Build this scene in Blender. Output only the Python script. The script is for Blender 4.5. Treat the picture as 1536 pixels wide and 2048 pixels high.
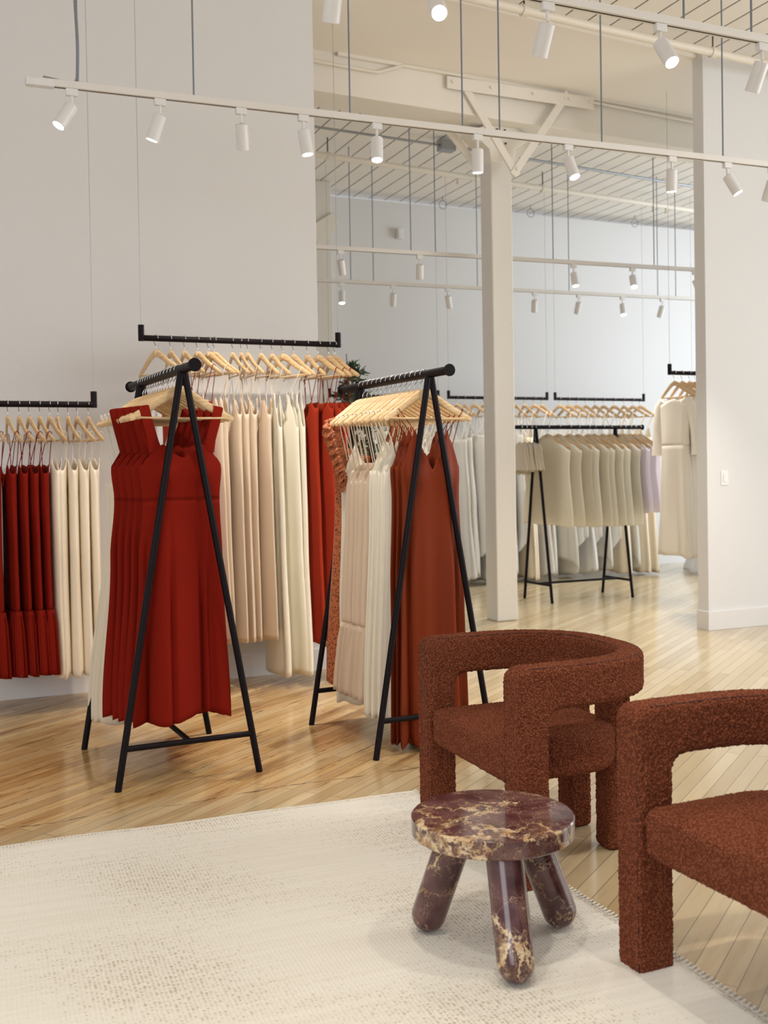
import bpy, math, random
from mathutils import Vector, Matrix
C = bpy.context.scene
COL = C.collection
for o in list(bpy.data.objects): bpy.data.objects.remove(o)
PI = math.pi

# ------------------------------------------------------------------ camera
F, CX, CY = 2129.0, 768.0, 976.0
YAW, ROLL, PITCH = math.atan(938 / F), 0.0165, math.atan(37 / F)
_h = Vector((math.sin(YAW), math.cos(YAW), 0)); _r = Vector((math.cos(YAW), -math.sin(YAW), 0))
_f = _h * math.cos(PITCH) - Vector((0, 0, math.sin(PITCH)))
_u = Vector((0, 0, math.cos(PITCH))) + _h * math.sin(PITCH)
cr = _r * math.cos(ROLL) - _u * math.sin(ROLL)
cu = _r * math.sin(ROLL) + _u * math.cos(ROLL)
cam_d = bpy.data.cameras.new('camera'); cam = bpy.data.objects.new('camera', cam_d); COL.objects.link(cam)
cam.matrix_world = Matrix(((cr.x, cu.x, -_f.x, 0), (cr.y, cu.y, -_f.y, 0), (cr.z, cu.z, -_f.z, 1.3), (0, 0, 0, 1)))
cam_d.sensor_fit = 'VERTICAL'; cam_d.sensor_height = 36; cam_d.lens = F * 36 / 2048
cam_d.shift_y = -(1024 - CY) / 2048; cam_d.clip_end = 100
cam_d.dof.use_dof = True; cam_d.dof.focus_distance = 4.2; cam_d.dof.aperture_fstop = 4.0
C.camera = cam

# ------------------------------------------------------------------ world, assumed daylight, added fill, exposure
C.view_settings.view_transform = 'Standard'; C.view_settings.look = 'None'
C.view_settings.exposure = -0.02; C.view_settings.gamma = 1.0
w = bpy.data.worlds.new('world'); C.world = w; w.use_nodes = True
w.node_tree.nodes['Background'].inputs[0].default_value = (0.97, 0.98, 1.0, 1)
w.node_tree.nodes['Background'].inputs[1].default_value = 0.52
def area(name, loc, target, sx, sy, power, col):
    l = bpy.data.lights.new(name, 'AREA'); l.shape = 'RECTANGLE'; l.size = sx; l.size_y = sy; l.energy = power; l.color = col
    o = bpy.data.objects.new(name, l); COL.objects.link(o); o.location = loc
    o.rotation_euler = (Vector(target) - Vector(loc)).to_track_quat('-Z', 'Y').to_euler(); return o
area('assumed_daylight_back_room', (11.5, 7.6, 2.6), (5.5, 9.2, 0.8), 3.4, 3.4, 250, (0.80, 0.89, 1.0))  # assumed daylight from the far right: a bare area light, no window modelled
area('added_fill_right', (8.5, 1.5, 2.6), (2.0, 3.6, 0.4), 4.0, 3.0, 210, (0.97, 0.98, 1.0))  # added area light filling the front room from the right, no window modelled
area('added_fill_left', (-4.5, -2.0, 2.6), (1.0, 6.0, 1.2), 4.0, 3.0, 150, (0.97, 0.97, 1.0))  # added unseen fill behind the camera for frontal light on the dresses, no window
SPOT_W = 74.0
SPOT_COL = (1.0, 0.915, 0.81)

# ------------------------------------------------------------------ materials
def mat(name, col, rough=0.6, metal=0.0, spec=0.5, sheen=0.0, emit=None, estr=0.0, alpha=1.0, coat=0.0, trans=0.0):
    m = bpy.data.materials.new(name); m.use_nodes = True
    b = m.node_tree.nodes['Principled BSDF']
    b.inputs['Base Color'].default_value = (*col, 1); b.inputs['Roughness'].default_value = rough
    b.inputs['Metallic'].default_value = metal; b.inputs['Specular IOR Level'].default_value = spec
    b.inputs['Sheen Weight'].default_value = sheen; b.inputs['Alpha'].default_value = alpha
    b.inputs['Coat Weight'].default_value = coat
    if emit: b.inputs['Emission Color'].default_value = (*emit, 1); b.inputs['Emission Strength'].default_value = estr
    return m
class NT:
    def __init__(s, m): s.t = m.node_tree; s.b = s.t.nodes['Principled BSDF']
    def n(s, typ, **kw):
        nd = s.t.nodes.new(typ)
        for k, v in kw.items():
            if k.startswith('i_'):
                key = k[2:].replace('_', ' ')
                nd.inputs[int(key) if key.isdigit() else key].default_value = v
            else: setattr(nd, k, v)
        return nd
    def l(s, a, b): s.t.links.new(a, b)
    def math(s, op, a, b=None, c=None, clamp=False):
        nd = s.t.nodes.new('ShaderNodeMath'); nd.operation = op; nd.use_clamp = clamp
        for i, x in enumerate((a, b, c)):
            if x is None: continue
            if isinstance(x, (int, float)): nd.inputs[i].default_value = x
            else: s.l(x, nd.inputs[i])
        return nd.outputs[0]
    def mix(s, fac, a, b, blend='MIX'):
        nd = s.t.nodes.new('ShaderNodeMix'); nd.data_type = 'RGBA'; nd.blend_type = blend
        for k, x in ((0, fac), (6, a), (7, b)):
            if isinstance(x, (int, float)): nd.inputs[k].default_value = x
            elif isinstance(x, tuple): nd.inputs[k].default_value = (*x, 1) if len(x) == 3 else x
            else: s.l(x, nd.inputs[k])
        return nd.outputs[2]
    def ramp(s, fac, lo, hi):
        nd = s.t.nodes.new('ShaderNodeMapRange'); nd.interpolation_type = 'SMOOTHSTEP'
        s.l(fac, nd.inputs[0]); nd.inputs[1].default_value = lo; nd.inputs[2].default_value = hi
        return nd.outputs[0]
    def coord(s, which='Object', scale=(1, 1, 1), rot=(0, 0, 0), loc=(0, 0, 0)):
        tc = s.t.nodes.new('ShaderNodeTexCoord'); mp = s.t.nodes.new('ShaderNodeMapping')
        mp.inputs['Scale'].default_value = scale; mp.inputs['Rotation'].default_value = rot; mp.inputs['Location'].default_value = loc
        s.l(tc.outputs[which], mp.inputs[0]); return mp.outputs[0]
    def noise(s, vec, scale, detail=3, rough=0.5, dist=0.0):
        nd = s.n('ShaderNodeTexNoise'); s.l(vec, nd.inputs['Vector'])
        nd.inputs['Scale'].default_value = scale; nd.inputs['Detail'].default_value = detail
        nd.inputs['Roughness'].default_value = rough; nd.inputs['Distortion'].default_value = dist
        return nd
    def voro(s, vec, scale, feature='F1', rnd=1.0):
        nd = s.n('ShaderNodeTexVoronoi'); nd.feature = feature; s.l(vec, nd.inputs['Vector'])
        nd.inputs['Scale'].default_value = scale; nd.inputs['Randomness'].default_value = rnd
        return nd
    def bump(s, h, strength=0.3, dist=0.01):
        nd = s.n('ShaderNodeBump'); nd.inputs['Strength'].default_value = strength; nd.inputs['Distance'].default_value = dist
        s.l(h, nd.inputs['Height']); s.l(nd.outputs[0], s.b.inputs['Normal'])

def paint(name, col, rough=0.7, bs=0.12):
    m = mat(name, col, rough); n = NT(m); v = n.coord()
    ns = n.noise(v, 45, 3); n.bump(ns.outputs[0], bs, 0.003)
    big = n.noise(v, 1.3, 3)

    n.l(n.mix(n.math('MULTIPLY', big.outputs[0], 0.25), col, tuple(c * 0.93 for c in col)), n.b.inputs['Base Color'])
    return m
M = {}
M['wall'] = paint('wall_paint', (0.75, 0.745, 0.735))
M['trim'] = paint('trim_paint', (0.77, 0.76, 0.75), 0.45, 0.05)
M['cream'] = paint('cream_timber_paint', (0.84, 0.79, 0.70), 0.55, 0.35)
M['post'] = paint('post_paint', (0.76, 0.725, 0.66), 0.55, 0.35)
M['soffit'] = paint('soffit_paint', (0.90, 0.85, 0.765), 0.6, 0.2)
M['pipe'] = paint('pipe_paint', (0.80, 0.74, 0.63), 0.45, 0.1)
M['black'] = mat('black_metal', (0.007, 0.004, 0.006), 0.5, 0.0, 0.16)
n = NT(M['black']); n.bump(n.noise(n.coord(), 600, 2).outputs[0], 0.12, 0.0006)
M['chrome'] = mat('hook_metal', (0.75, 0.75, 0.76), 0.2, 1.0)
M['white_metal'] = mat('white_enamel', (0.80, 0.79, 0.77), 0.35)
n = NT(M['white_metal']); n.bump(n.noise(n.coord(), 120, 2).outputs[0], 0.05, 0.0008)
M['rod'] = mat('galvanised_rod', (0.22, 0.25, 0.28), 0.5, 0.4)
n = NT(M['rod']); n.bump(n.noise(n.coord(), 200, 2).outputs[0], 0.1, 0.001)
M['conduit'] = mat('grey_conduit', (0.35, 0.36, 0.38), 0.4, 0.7)
n = NT(M['conduit']); n.bump(n.noise(n.coord(), 200, 2).outputs[0], 0.1, 0.001)
M['wire'] = mat('steel_wire', (0.42, 0.41, 0.40), 0.4, 0.5)
M['track'] = mat('track_enamel', (0.79, 0.76, 0.71), 0.4)
M['glow'] = mat('lamp_face_lit', (1, 1, 1), 0.4, emit=(1.0, 0.95, 0.86), estr=14)
M['screw'] = mat('dark_bolt', (0.05, 0.04, 0.035), 0.5, 0.5)
M['plastic'] = mat('white_plastic', (0.82, 0.81, 0.79), 0.35)

def wood_hanger(name, base):
    m = mat(name, base, 0.42, coat=0.15); n = NT(m); v = n.coord(scale=(3, 30, 30))
    w_ = n.noise(v, 3, 4, 0.6, 0.6)
    n.l(n.mix(n.ramp(w_.outputs[0], 0.35, 0.7), base, tuple(b * k for b, k in zip(base, (0.8, 0.74, 0.62)))), n.b.inputs['Base Color'])
    n.bump(w_.outputs[0], 0.05, 0.001); return m
M['hanger'] = wood_hanger('pale_hanger_wood', (0.74, 0.53, 0.30))
M['hanger_far'] = wood_hanger('tan_hanger_wood', (0.68, 0.49, 0.29))

def fabric(name, col, rough=0.75, sheen=0.3, weave=900, bs=0.15, satin=False, alpha=1.0, trans=0.0, blotch=0.12, sp=None):
    m = mat(name, col, rough, sheen=sheen, spec=0.08 if not satin else 0.5, alpha=alpha); n = NT(m); v = n.coord()
    big = n.noise(v, 5, 2)
    n.l(n.mix(n.math('MULTIPLY', big.outputs[0], blotch * 2), col, tuple(c * 0.8 for c in col)), n.b.inputs['Base Color'])
    fine = n.noise(v, weave, 2); soft = n.noise(n.coord(scale=(1, 1, 0.16)), 22, 2, 0.5, 0.4)
    h = n.math('ADD', n.math('MULTIPLY', fine.outputs[0], 0.12), n.math('MULTIPLY', soft.outputs[0], 1.2 if satin else 0.5))
    n.bump(h, bs if not satin else 0.4, 0.004)
    n.b.inputs['Sheen Roughness'].default_value = 0.4
    if sp is not None: n.b.inputs['Specular IOR Level'].default_value = sp
    if trans:
        tr = n.n('ShaderNodeBsdfTranslucent'); tr.inputs[0].default_value = (*col, 1); mx = n.n('ShaderNodeMixShader'); mx.inputs[0].default_value = trans
        n.l(n.b.outputs[0], mx.inputs[1]); n.l(tr.outputs[0], mx.inputs[2]); n.l(mx.outputs[0], n.t.nodes['Material Output'].inputs[0])
    if satin: n.b.inputs['Anisotropic'].default_value = 0.4
    return m
M['rust'] = fabric('rust_crepe', (0.215, 0.0105, 0.0042), 0.85, 0.0)
M['rustb'] = fabric('bright_rust_crepe', (0.33, 0.032, 0.013), 0.85, 0.0)
M['rust2'] = fabric('rust_crepe_lining', (0.20, 0.012, 0.005), 0.85, 0.0)
M['copper'] = fabric('copper_satin', (0.195, 0.029, 0.0065), 0.5, 0.0, satin=True, sp=0.14)
M['blush'] = fabric('blush_crepe', (0.74, 0.60, 0.455), 0.78, 0.0)
M['creamsat'] = fabric('cream_satin', (0.90, 0.79, 0.62), 0.4, 0.0, satin=True)
M['ivory'] = fabric('ivory_satin', (0.86, 0.81, 0.67), 0.36, 0.0, satin=True)
M['champagne'] = fabric('champagne_chiffon', (0.80, 0.72, 0.58), 0.7, 0.0)
M['white'] = fabric('white_chiffon', (0.93, 0.92, 0.90), 0.7, 0.0, trans=0.45)
M['offwhite'] = fabric('offwhite_crepe', (0.91, 0.89, 0.83), 0.7, 0.0, trans=0.4)
M['lace'] = fabric('beige_lace', (0.74, 0.66, 0.54), 0.8, 0.2, weave=90, bs=0.8, blotch=0.5)
M['veil'] = fabric('sheer_champagne_tulle', (0.96, 0.935, 0.87), 0.8, 0.0, weave=120, bs=0.3, alpha=0.8, trans=0.75)
M['veil2'] = fabric('sheer_lilac_tulle', (0.95, 0.92, 0.935), 0.8, 0.0, weave=120, bs=0.3, alpha=0.8, trans=0.75)
M['tulle'] = fabric('white_tulle', (0.93, 0.93, 0.93), 0.8, 0.0, weave=90, bs=0.3, alpha=0.85, trans=0.6)
M['sleeved'] = fabric('oatmeal_crepe', (0.84, 0.79, 0.70), 0.8, 0.0)
# patterned orange
m = mat('orange_print_chiffon', (0.5, 0.13, 0.04), 0.75, sheen=0.1); n = NT(m); v = n.coord()
vo = n.voro(v, 130, 'F1', 1.0); nz = n.noise(v, 70, 2)
msk = n.math('MULTIPLY', n.math('LESS_THAN', vo.outputs['Distance'], 0.42), n.math('GREATER_THAN', nz.outputs[0], 0.46))
n.l(n.mix(msk, (0.50, 0.145, 0.045), (0.10, 0.02, 0.012)), n.b.inputs['Base Color']); n.bump(nz.outputs[0], 0.3, 0.004)
M['print'] = m
# boucle
m = mat('rust_boucle', (0.22, 0.062, 0.028), 0.95, sheen=0.12, spec=0.05); n = NT(m); v = n.coord()
n.b.inputs['Sheen Roughness'].default_value = 0.5; n.b.inputs['Sheen Tint'].default_value = (0.9, 0.45, 0.3, 1)
v1 = n.voro(v, 165, 'F1'); v2 = n.noise(v, 330, 3, 0.7)
hgt = n.math('SUBTRACT', n.math('MULTIPLY', v2.outputs[0], 0.8), v1.outputs['Distance'])
n.l(n.mix(n.ramp(n.math('SUBTRACT', n.math('MULTIPLY', v2.outputs[0], 1.1), v1.outputs['Distance']), -0.12, 0.42), (0.185, 0.045, 0.020), (0.44, 0.142, 0.070)), n.b.inputs['Base Color'])  # shade between loops put into the colour: dark crevices, bright tips
n.bump(hgt, 1.0, 0.009); M['boucle'] = m
M['seam'] = mat('seam_thread', (0.05, 0.012, 0.007), 0.9)
# marble
m = mat('burgundy_marble', (0.07, 0.02, 0.02), 0.16, spec=0.5, coat=0.25); n = NT(m)
def marble(m, scale, seedloc, heavy):
    n = NT(m); v = n.coord(loc=seedloc)
    d1 = n.noise(v, 8 * scale, 6, 0.68)
    sub = n.n('ShaderNodeVectorMath', operation='SUBTRACT'); n.l(d1.outputs['Color'], sub.inputs[0]); sub.inputs[1].default_value = (0.5, 0.5, 0.5)
    sc = n.n('ShaderNodeVectorMath', operation='SCALE'); n.l(sub.outputs[0], sc.inputs[0]); sc.inputs['Scale'].default_value = 0.24
    ad = n.n('ShaderNodeVectorMath', operation='ADD'); n.l(v, ad.inputs[0]); n.l(sc.outputs[0], ad.inputs[1]); vv = ad.outputs[0]
    thick = n.noise(v, 5 * scale, 3, 0.5)
    e1 = n.voro(vv, 9 * scale, 'DISTANCE_TO_EDGE'); e2 = n.voro(vv, 27 * scale, 'DISTANCE_TO_EDGE'); e3 = n.voro(vv, 75 * scale, 'DISTANCE_TO_EDGE')
    wdt = n.math('MULTIPLY', n.ramp(thick.outputs[0], 0.42, 0.72), heavy)
    a = n.math('SUBTRACT', 1.0, n.ramp(n.math('SUBTRACT', e1.outputs[0], wdt), 0.002, 0.012))
    a = n.math('MULTIPLY', a, n.math('MULTIPLY_ADD', n.ramp(n.noise(v, 22 * scale, 4, 0.7).outputs[0], 0.36, 0.52), 0.75, 0.25))
    bb = n.math('SUBTRACT', 1.0, n.ramp(e2.outputs[0], 0.003, 0.022)); bb = n.math('MULTIPLY', bb, n.ramp(thick.outputs[0], 0.44, 0.56))
    cc = n.math('SUBTRACT', 1.0, n.ramp(e3.outputs[0], 0.0, 0.05)); cc = n.math('MULTIPLY', cc, n.ramp(n.noise(v, 9 * scale, 2).outputs[0], 0.48, 0.6)); cc = n.math('MULTIPLY', cc, 0.55)
    vein = n.math('MAXIMUM', n.math('MAXIMUM', a, bb), cc)
    cl = n.noise(v, 16 * scale, 4)
    base = n.mix(n.ramp(cl.outputs[0], 0.35, 0.7), (0.060, 0.018, 0.022), (0.135, 0.062, 0.062))
    vc = n.mix(n.ramp(n.noise(v, 30 * scale, 3).outputs[0], 0.35, 0.65), (0.66, 0.52, 0.33), (0.42, 0.25, 0.11))
    n.l(n.mix(vein, base, vc), n.b.inputs['Base Color'])
marble(m, 1.0, (3.1, 7.7, 1.3), 0.085); M['marble'] = m
m = mat('burgundy_marble_leg', (0.07, 0.02, 0.02), 0.16, coat=0.25); marble(m, 0.9, (0.4, 2.2, 5.3), 0.07); M['marble_leg'] = m

# floor
m = mat('maple_strip_floor', (0.6, 0.45, 0.25), 0.3, spec=0.5); n = NT(m)
v = n.coord(rot=(0, 0, math.radians(-36.3)))
br = n.n('ShaderNodeTexBrick'); n.l(v, br.inputs['Vector']); br.offset = 0.37; br.offset_frequency = 2
for k, x in (('Scale', 1.0), ('Mortar Size', 0.0011), ('Mortar Smooth', 0.2), ('Bias', 0.0), ('Brick Width', 1.35), ('Row Height', 0.0625)): br.inputs[k].default_value = x
br.inputs['Color1'].default_value = (0, 0, 0, 1); br.inputs['Color2'].default_value = (1, 1, 1, 1); br.inputs['Mortar'].default_value = (0.5, 0.5, 0.5, 1)
g = n.noise(n.coord(scale=(1, 1, 1), rot=(0, 0, math.radians(-36.3))), 1, 1)
vs = n.n('ShaderNodeMapping'); n.l(v, vs.inputs[0]); vs.inputs['Scale'].default_value = (2.2, 38, 1)
gr = n.noise(vs.outputs[0], 1.0, 5, 0.65, 0.8)
vs2 = n.n('ShaderNodeMapping'); n.l(v, vs2.inputs[0]); vs2.inputs['Scale'].default_value = (0.9, 7.5, 1)
pt = n.noise(vs2.outputs[0], 1.0, 5, 0.65, 0.3)
wv = n.coord(); sep = n.n('ShaderNodeSeparateXYZ'); n.l(wv, sep.inputs[0])
wob = n.noise(wv, 1.6, 3)
# worn amber varnish in the front-left patch of the floor, paler sanded boards elsewhere
yy = n.math('ADD', sep.outputs[1], n.math('MULTIPLY', n.math('SUBTRACT', wob.outputs[0], 0.5), 0.5))
bnd = n.math('SUBTRACT', yy, n.math('MULTIPLY_ADD', sep.outputs[0], 0.03, 4.02))
xx = n.math('ADD', sep.outputs[0], n.math('MULTIPLY', n.math('SUBTRACT', wob.outputs[0], 0.5), 1.8))
amber = n.math('MULTIPLY', n.math('MULTIPLY_ADD', n.ramp(bnd, -0.05, 0.25), 0.65, 0.35), n.math('SUBTRACT', 1.0, n.ramp(xx, 1.2, 3.9)))
amber2 = n.math('MULTIPLY', amber, n.math('MULTIPLY_ADD', n.ramp(pt.outputs[0], 0.35, 0.62), 0.55, 0.45))
pale = n.mix(br.outputs['Color'], (0.46, 0.36, 0.205), (0.60, 0.505, 0.335))
amb = n.mix(br.outputs['Color'], (0.44, 0.235, 0.08), (0.68, 0.44, 0.175))
c1 = n.mix(amber2, pale, amb)
c2 = n.mix(n.math('MULTIPLY', n.ramp(gr.outputs[0], 0.45, 0.8), n.math('MULTIPLY_ADD', amber, 0.34, 0.10)), c1, (0.24, 0.12, 0.05), 'MIX')
stain = n.math('MULTIPLY', n.ramp(pt.outputs[0], 0.50, 0.70), n.math('MULTIPLY', amber, 0.75))
c3 = n.mix(stain, c2, (0.13, 0.05, 0.018))
# long dark crack where two patches of boards meet, plus splinter marks
cx = n.noise(wv, 3.5, 4)
crk = n.math('ABSOLUTE', n.math('SUBTRACT', sep.outputs[1], n.math('ADD', n.math('MULTIPLY', sep.outputs[0], 0.02), n.math('MULTIPLY_ADD', cx.outputs[0], 0.12, 4.07))))
crm = n.math('MULTIPLY', n.math('MULTIPLY', n.math('SUBTRACT', 1.0, n.ramp(crk, 0.001, 0.010)), n.ramp(n.noise(wv, 9, 4, 0.7).outputs[0], 0.38, 0.58)), n.math('SUBTRACT', 1.0, n.ramp(sep.outputs[0], 1.9, 2.4)))
sp = n.n('ShaderNodeMapping'); n.l(v, sp.inputs[0]); sp.inputs['Scale'].default_value = (3.2, 48, 1)
spn = n.noise(sp.outputs[0], 1.0, 5, 0.75)
spm = n.math('MULTIPLY', n.ramp(spn.outputs[0], 0.585, 0.635), n.ramp(n.math('MULTIPLY', amber, n.noise(wv, 1.7, 2).outputs[0]), 0.22, 0.42))
c4 = n.mix(n.math('MULTIPLY', n.math('MAXIMUM', crm, spm), 0.85), c3, (0.035, 0.02, 0.018))
c5 = n.mix(n.math('MULTIPLY', br.outputs['Fac'], 0.85), c4, (0.07, 0.04, 0.025))
n.l(c5, n.b.inputs['Base Color'])
n.l(n.math('MULTIPLY_ADD', gr.outputs[0], 0.20, 0.065), n.b.inputs['Roughness'])
n.bump(n.math('SUBTRACT', n.math('MULTIPLY', gr.outputs[0], 0.25), br.outputs['Fac']), 0.3, 0.0012)
M['floor'] = m
# ceiling boards
m = mat('cream_ceiling_boards', (0.72, 0.66, 0.56), 0.55); n = NT(m)
br = n.n('ShaderNodeTexBrick'); n.l(n.coord(rot=(0, 0, PI / 2 + 0.015)), br.inputs['Vector']); br.offset = 0.41
for k, x in (('Scale', 1.0), ('Mortar Size', 0.0065), ('Mortar Smooth', 0.2), ('Brick Width', 60), ('Row Height', 0.2)): br.inputs[k].default_value = x
br.inputs['Color1'].default_value = (0.88, 0.84, 0.77, 1); br.inputs['Color2'].default_value = (0.84, 0.79, 0.71, 1)
gapn = n.noise(n.coord(scale=(3, 0.6, 1)), 1.3, 2)
gap = n.math('MULTIPLY', br.outputs['Fac'], n.math('MULTIPLY_ADD', n.ramp(gapn.outputs[0], 0.35, 0.6), 0.6, 0.4))
n.l(n.mix(n.math('MULTIPLY', gap, 0.9), br.outputs['Color'], (0.10, 0.075, 0.055)), n.b.inputs['Base Color'])
n.bump(n.math('SUBTRACT', n.math('MULTIPLY', gapn.outputs[0], 0.1), gap), 0.7, 0.006); M['ceiling'] = m
# rug
m = mat('woven_jute_wool', (0.72, 0.66, 0.55), 0.95, sheen=0.2, spec=0.1); n = NT(m)
v = n.coord(rot=(0, 0, math.radians(3))); sh = n.n('ShaderNodeMapping'); n.l(v, sh.inputs[0]); sh.inputs['Scale'].default_value = (0.62, 1.0, 1)
dots = n.voro(sh.outputs[0], 140, 'F1', 0.2)
rown = n.n('ShaderNodeMapping'); n.l(v, rown.inputs[0]); rown.inputs['Scale'].default_value = (1.6, 55, 1)
rows = n.noise(rown.outputs[0], 1, 3, 0.6); rnd = n.math('ADD', n.math('MULTIPLY', rows.outputs[0], 0.75), n.math('MULTIPLY', n.noise(v, 3.0, 2).outputs[0], 0.25))
dm = n.math('SUBTRACT', 1.0, n.ramp(dots.outputs['Distance'], 0.18, 0.38))
csep = n.n('ShaderNodeSeparateColor'); n.l(dots.outputs['Color'], csep.inputs[0])
strong = n.ramp(n.math('ADD', n.math('MULTIPLY', csep.outputs[0], 0.42), rnd), 0.68, 0.84)
base = n.mix(n.ramp(rows.outputs[0], 0.3, 0.7), (0.79, 0.76, 0.68), (0.745, 0.71, 0.62))
c1 = n.mix(n.math('MULTIPLY', dm, 0.62), base, (0.34, 0.27, 0.165))
big = n.math('SUBTRACT', 1.0, n.ramp(dots.outputs['Distance'], 0.26, 0.5))
c2 = n.mix(n.math('MULTIPLY', big, n.math('MULTIPLY', strong, 0.8)), c1, (0.33, 0.205, 0.08))
n.l(c2, n.b.inputs['Base Color']); n.bump(n.math('ADD', dots.outputs['Distance'], n.math('MULTIPLY', n.noise(v, 500, 2).outputs[0], 0.4)), 0.8, 0.004)
M['rug'] = m
M['leaf'] = mat('olive_leaf', (0.035, 0.075, 0.035), 0.5)
n = NT(M['leaf']); n.l(n.mix(n.noise(n.coord(), 9, 2).outputs[0], (0.02, 0.05, 0.022), (0.09, 0.15, 0.07)), n.b.inputs['Base Color'])
M['bark'] = mat('grey_bark', (0.16, 0.11, 0.07), 0.9); n = NT(M['bark']); n.bump(n.noise(n.coord(), 60, 4).outputs[0], 0.6, 0.01)
M['pot'] = mat('clay_pot', (0.55, 0.50, 0.44), 0.8); n = NT(M['pot']); n.bump(n.noise(n.coord(), 40, 4).outputs[0], 0.3, 0.004)
M['soil'] = mat('soil', (0.05, 0.03, 0.02), 0.95)

# ------------------------------------------------------------------ mesh helpers
class MB:
    def __init__(s): s.v = []; s.f = []
    def box(s, x0, x1, y0, y1, z0, z1, mx=None):
        b = len(s.v); vs = [Vector((x, y, z)) for z in (z0, z1) for y in (y0, y1) for x in (x0, x1)]
        if mx: vs = [mx @ q for q in vs]
        s.v += vs
        s.f += [tuple(b + i for i in f) for f in ((0, 2, 3, 1), (4, 5, 7, 6), (0, 1, 5, 4), (2, 6, 7, 3), (0, 4, 6, 2), (1, 3, 7, 5))]
        return s
    def tube(s, pts, r, n=8, cap=True, squash=None):
        pts = [Vector(p) for p in pts]; rs = r if isinstance(r, (list, tuple)) else [r] * len(pts)
        t = (pts[1] - pts[0]).normalized(); a = t.orthogonal().normalized()
        if squash: a = (Vector(squash[0]) - t * t.dot(Vector(squash[0]))).normalized()
        base = len(s.v)
        for i, p in enumerate(pts):
            if i == 0: t = (pts[1] - p)
            elif i == len(pts) - 1: t = (p - pts[i - 1])
            else: t = (pts[i + 1] - p).normalized() + (p - pts[i - 1]).normalized()
            t = t.normalized() if t.length > 1e-9 else Vector((0, 0, 1))
            a = (a - t * a.dot(t)); a = a.normalized() if a.length > 1e-6 else t.orthogonal().normalized()
            bb = t.cross(a)
            ra, rb = (rs[i], rs[i]) if not squash else (rs[i] * squash[1], rs[i] * squash[2])
            for k in range(n):
                th = 2 * PI * k / n; s.v.append(p + a * math.cos(th) * ra + bb * math.sin(th) * rb)
        for i in range(len(pts) - 1):
            for k in range(n):
                q = base + i * n; s.f.append((q + k, q + (k + 1) % n, q + n + (k + 1) % n, q + n + k))
        if cap:
            s.f.append(tuple(base + k for k in reversed(range(n)))); q = base + (len(pts) - 1) * n; s.f.append(tuple(q + k for k in range(n)))
        return s
    def lathe(s, prof, n=48, cx=0, cy=0, mx=None):
        b = len(s.v)
        for r, z in prof:
            for k in range(n):
                th = 2 * PI * k / n; q = Vector((cx + r * math.cos(th), cy + r * math.sin(th), z)); s.v.append(mx @ q if mx else q)
        for i in range(len(prof) - 1):
            for k in range(n):
                q = b + i * n; s.f.append((q + k, q + (k + 1) % n, q + n + (k + 1) % n, q + n + k))
        s.f.append(tuple(b + k for k in reversed(range(n)))); q = b + (len(prof) - 1) * n; s.f.append(tuple(q + k for k in range(n)))
        return s
    def prism(s, poly, axis, a0, a1):
        b = len(s.v); N = len(poly)
        for a in (a0, a1):
            for (p, q) in poly:
                s.v.append(Vector((a, p, q)) if axis == 'x' else Vector((p, a, q)) if axis == 'y' else Vector((p, q, a)))
        s.f.append(tuple(b + i for i in range(N))); s.f.append(tuple(b + N + i for i in reversed(range(N))))
        for i in range(N): s.f.append((b + i, b + N + i, b + N + (i + 1) % N, b + (i + 1) % N))
        return s
    def mesh(s, name, m=None, smooth=True):
        me = bpy.data.meshes.new(name); me.from_pydata([tuple(v) for v in s.v], [], s.f); me.update()
        import bmesh
        bm = bmesh.new(); bm.from_mesh(me); bmesh.ops.recalc_face_normals(bm, faces=bm.faces); bm.to_mesh(me); bm.free()
        if m: me.materials.append(M[m] if isinstance(m, str) else m)
        if smooth:
            for p in me.polygons: p.use_smooth = True
        return me
    def build(s, name, m, parent=None, smooth=True, bevel=0, loc=None):
        o = bpy.data.objects.new(name, s.mesh(name, m, smooth)); COL.objects.link(o)
        if parent: o.parent = parent
        if loc: o.location = loc
        if bevel:
            md = o.modifiers.new('bevel', 'BEVEL'); md.width = bevel; md.segments = 2; md.limit_method = 'ANGLE'; md.angle_limit = math.radians(40)
        if smooth: sharp(o.data)
        return o
def sharp(me, ang=35):
    try: me.set_sharp_from_angle(angle=math.radians(ang))
    except Exception: pass
def tag(o, label=None, cat=None, group=None, kind=None):
    if label: o['label'] = label
    if cat: o['category'] = cat
    if group: o['group'] = group
    if kind: o['kind'] = kind
    return o
def empty(name, loc=(0, 0, 0), rz=0.0):
    o = bpy.data.objects.new(name, None); COL.objects.link(o); o.location = loc; o.rotation_euler = (0, 0, rz); o.empty_display_size = 0.1; return o
def put(name, me, parent, label=None):
    o = bpy.data.objects.new(name, me); COL.objects.link(o); o.parent = parent
    if label: o['label'] = label
    return o
def copy_tree(o, parent=None):
    c = o.copy(); COL.objects.link(c); c.parent = parent
    for ch in list(o.children): copy_tree(ch, c)
    return c
def struct(o, label=None):
    o['kind'] = 'structure'
    if label: o['label'] = label
    return o
ORD = ['first', 'second', 'third', 'fourth', 'fifth', 'sixth', 'seventh', 'eighth', 'ninth', 'tenth', 'eleventh', 'twelfth', 'thirteenth', 'fourteenth', 'fifteenth', 'sixteenth', 'seventeenth', 'eighteenth', 'nineteenth', 'twentieth']

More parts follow.
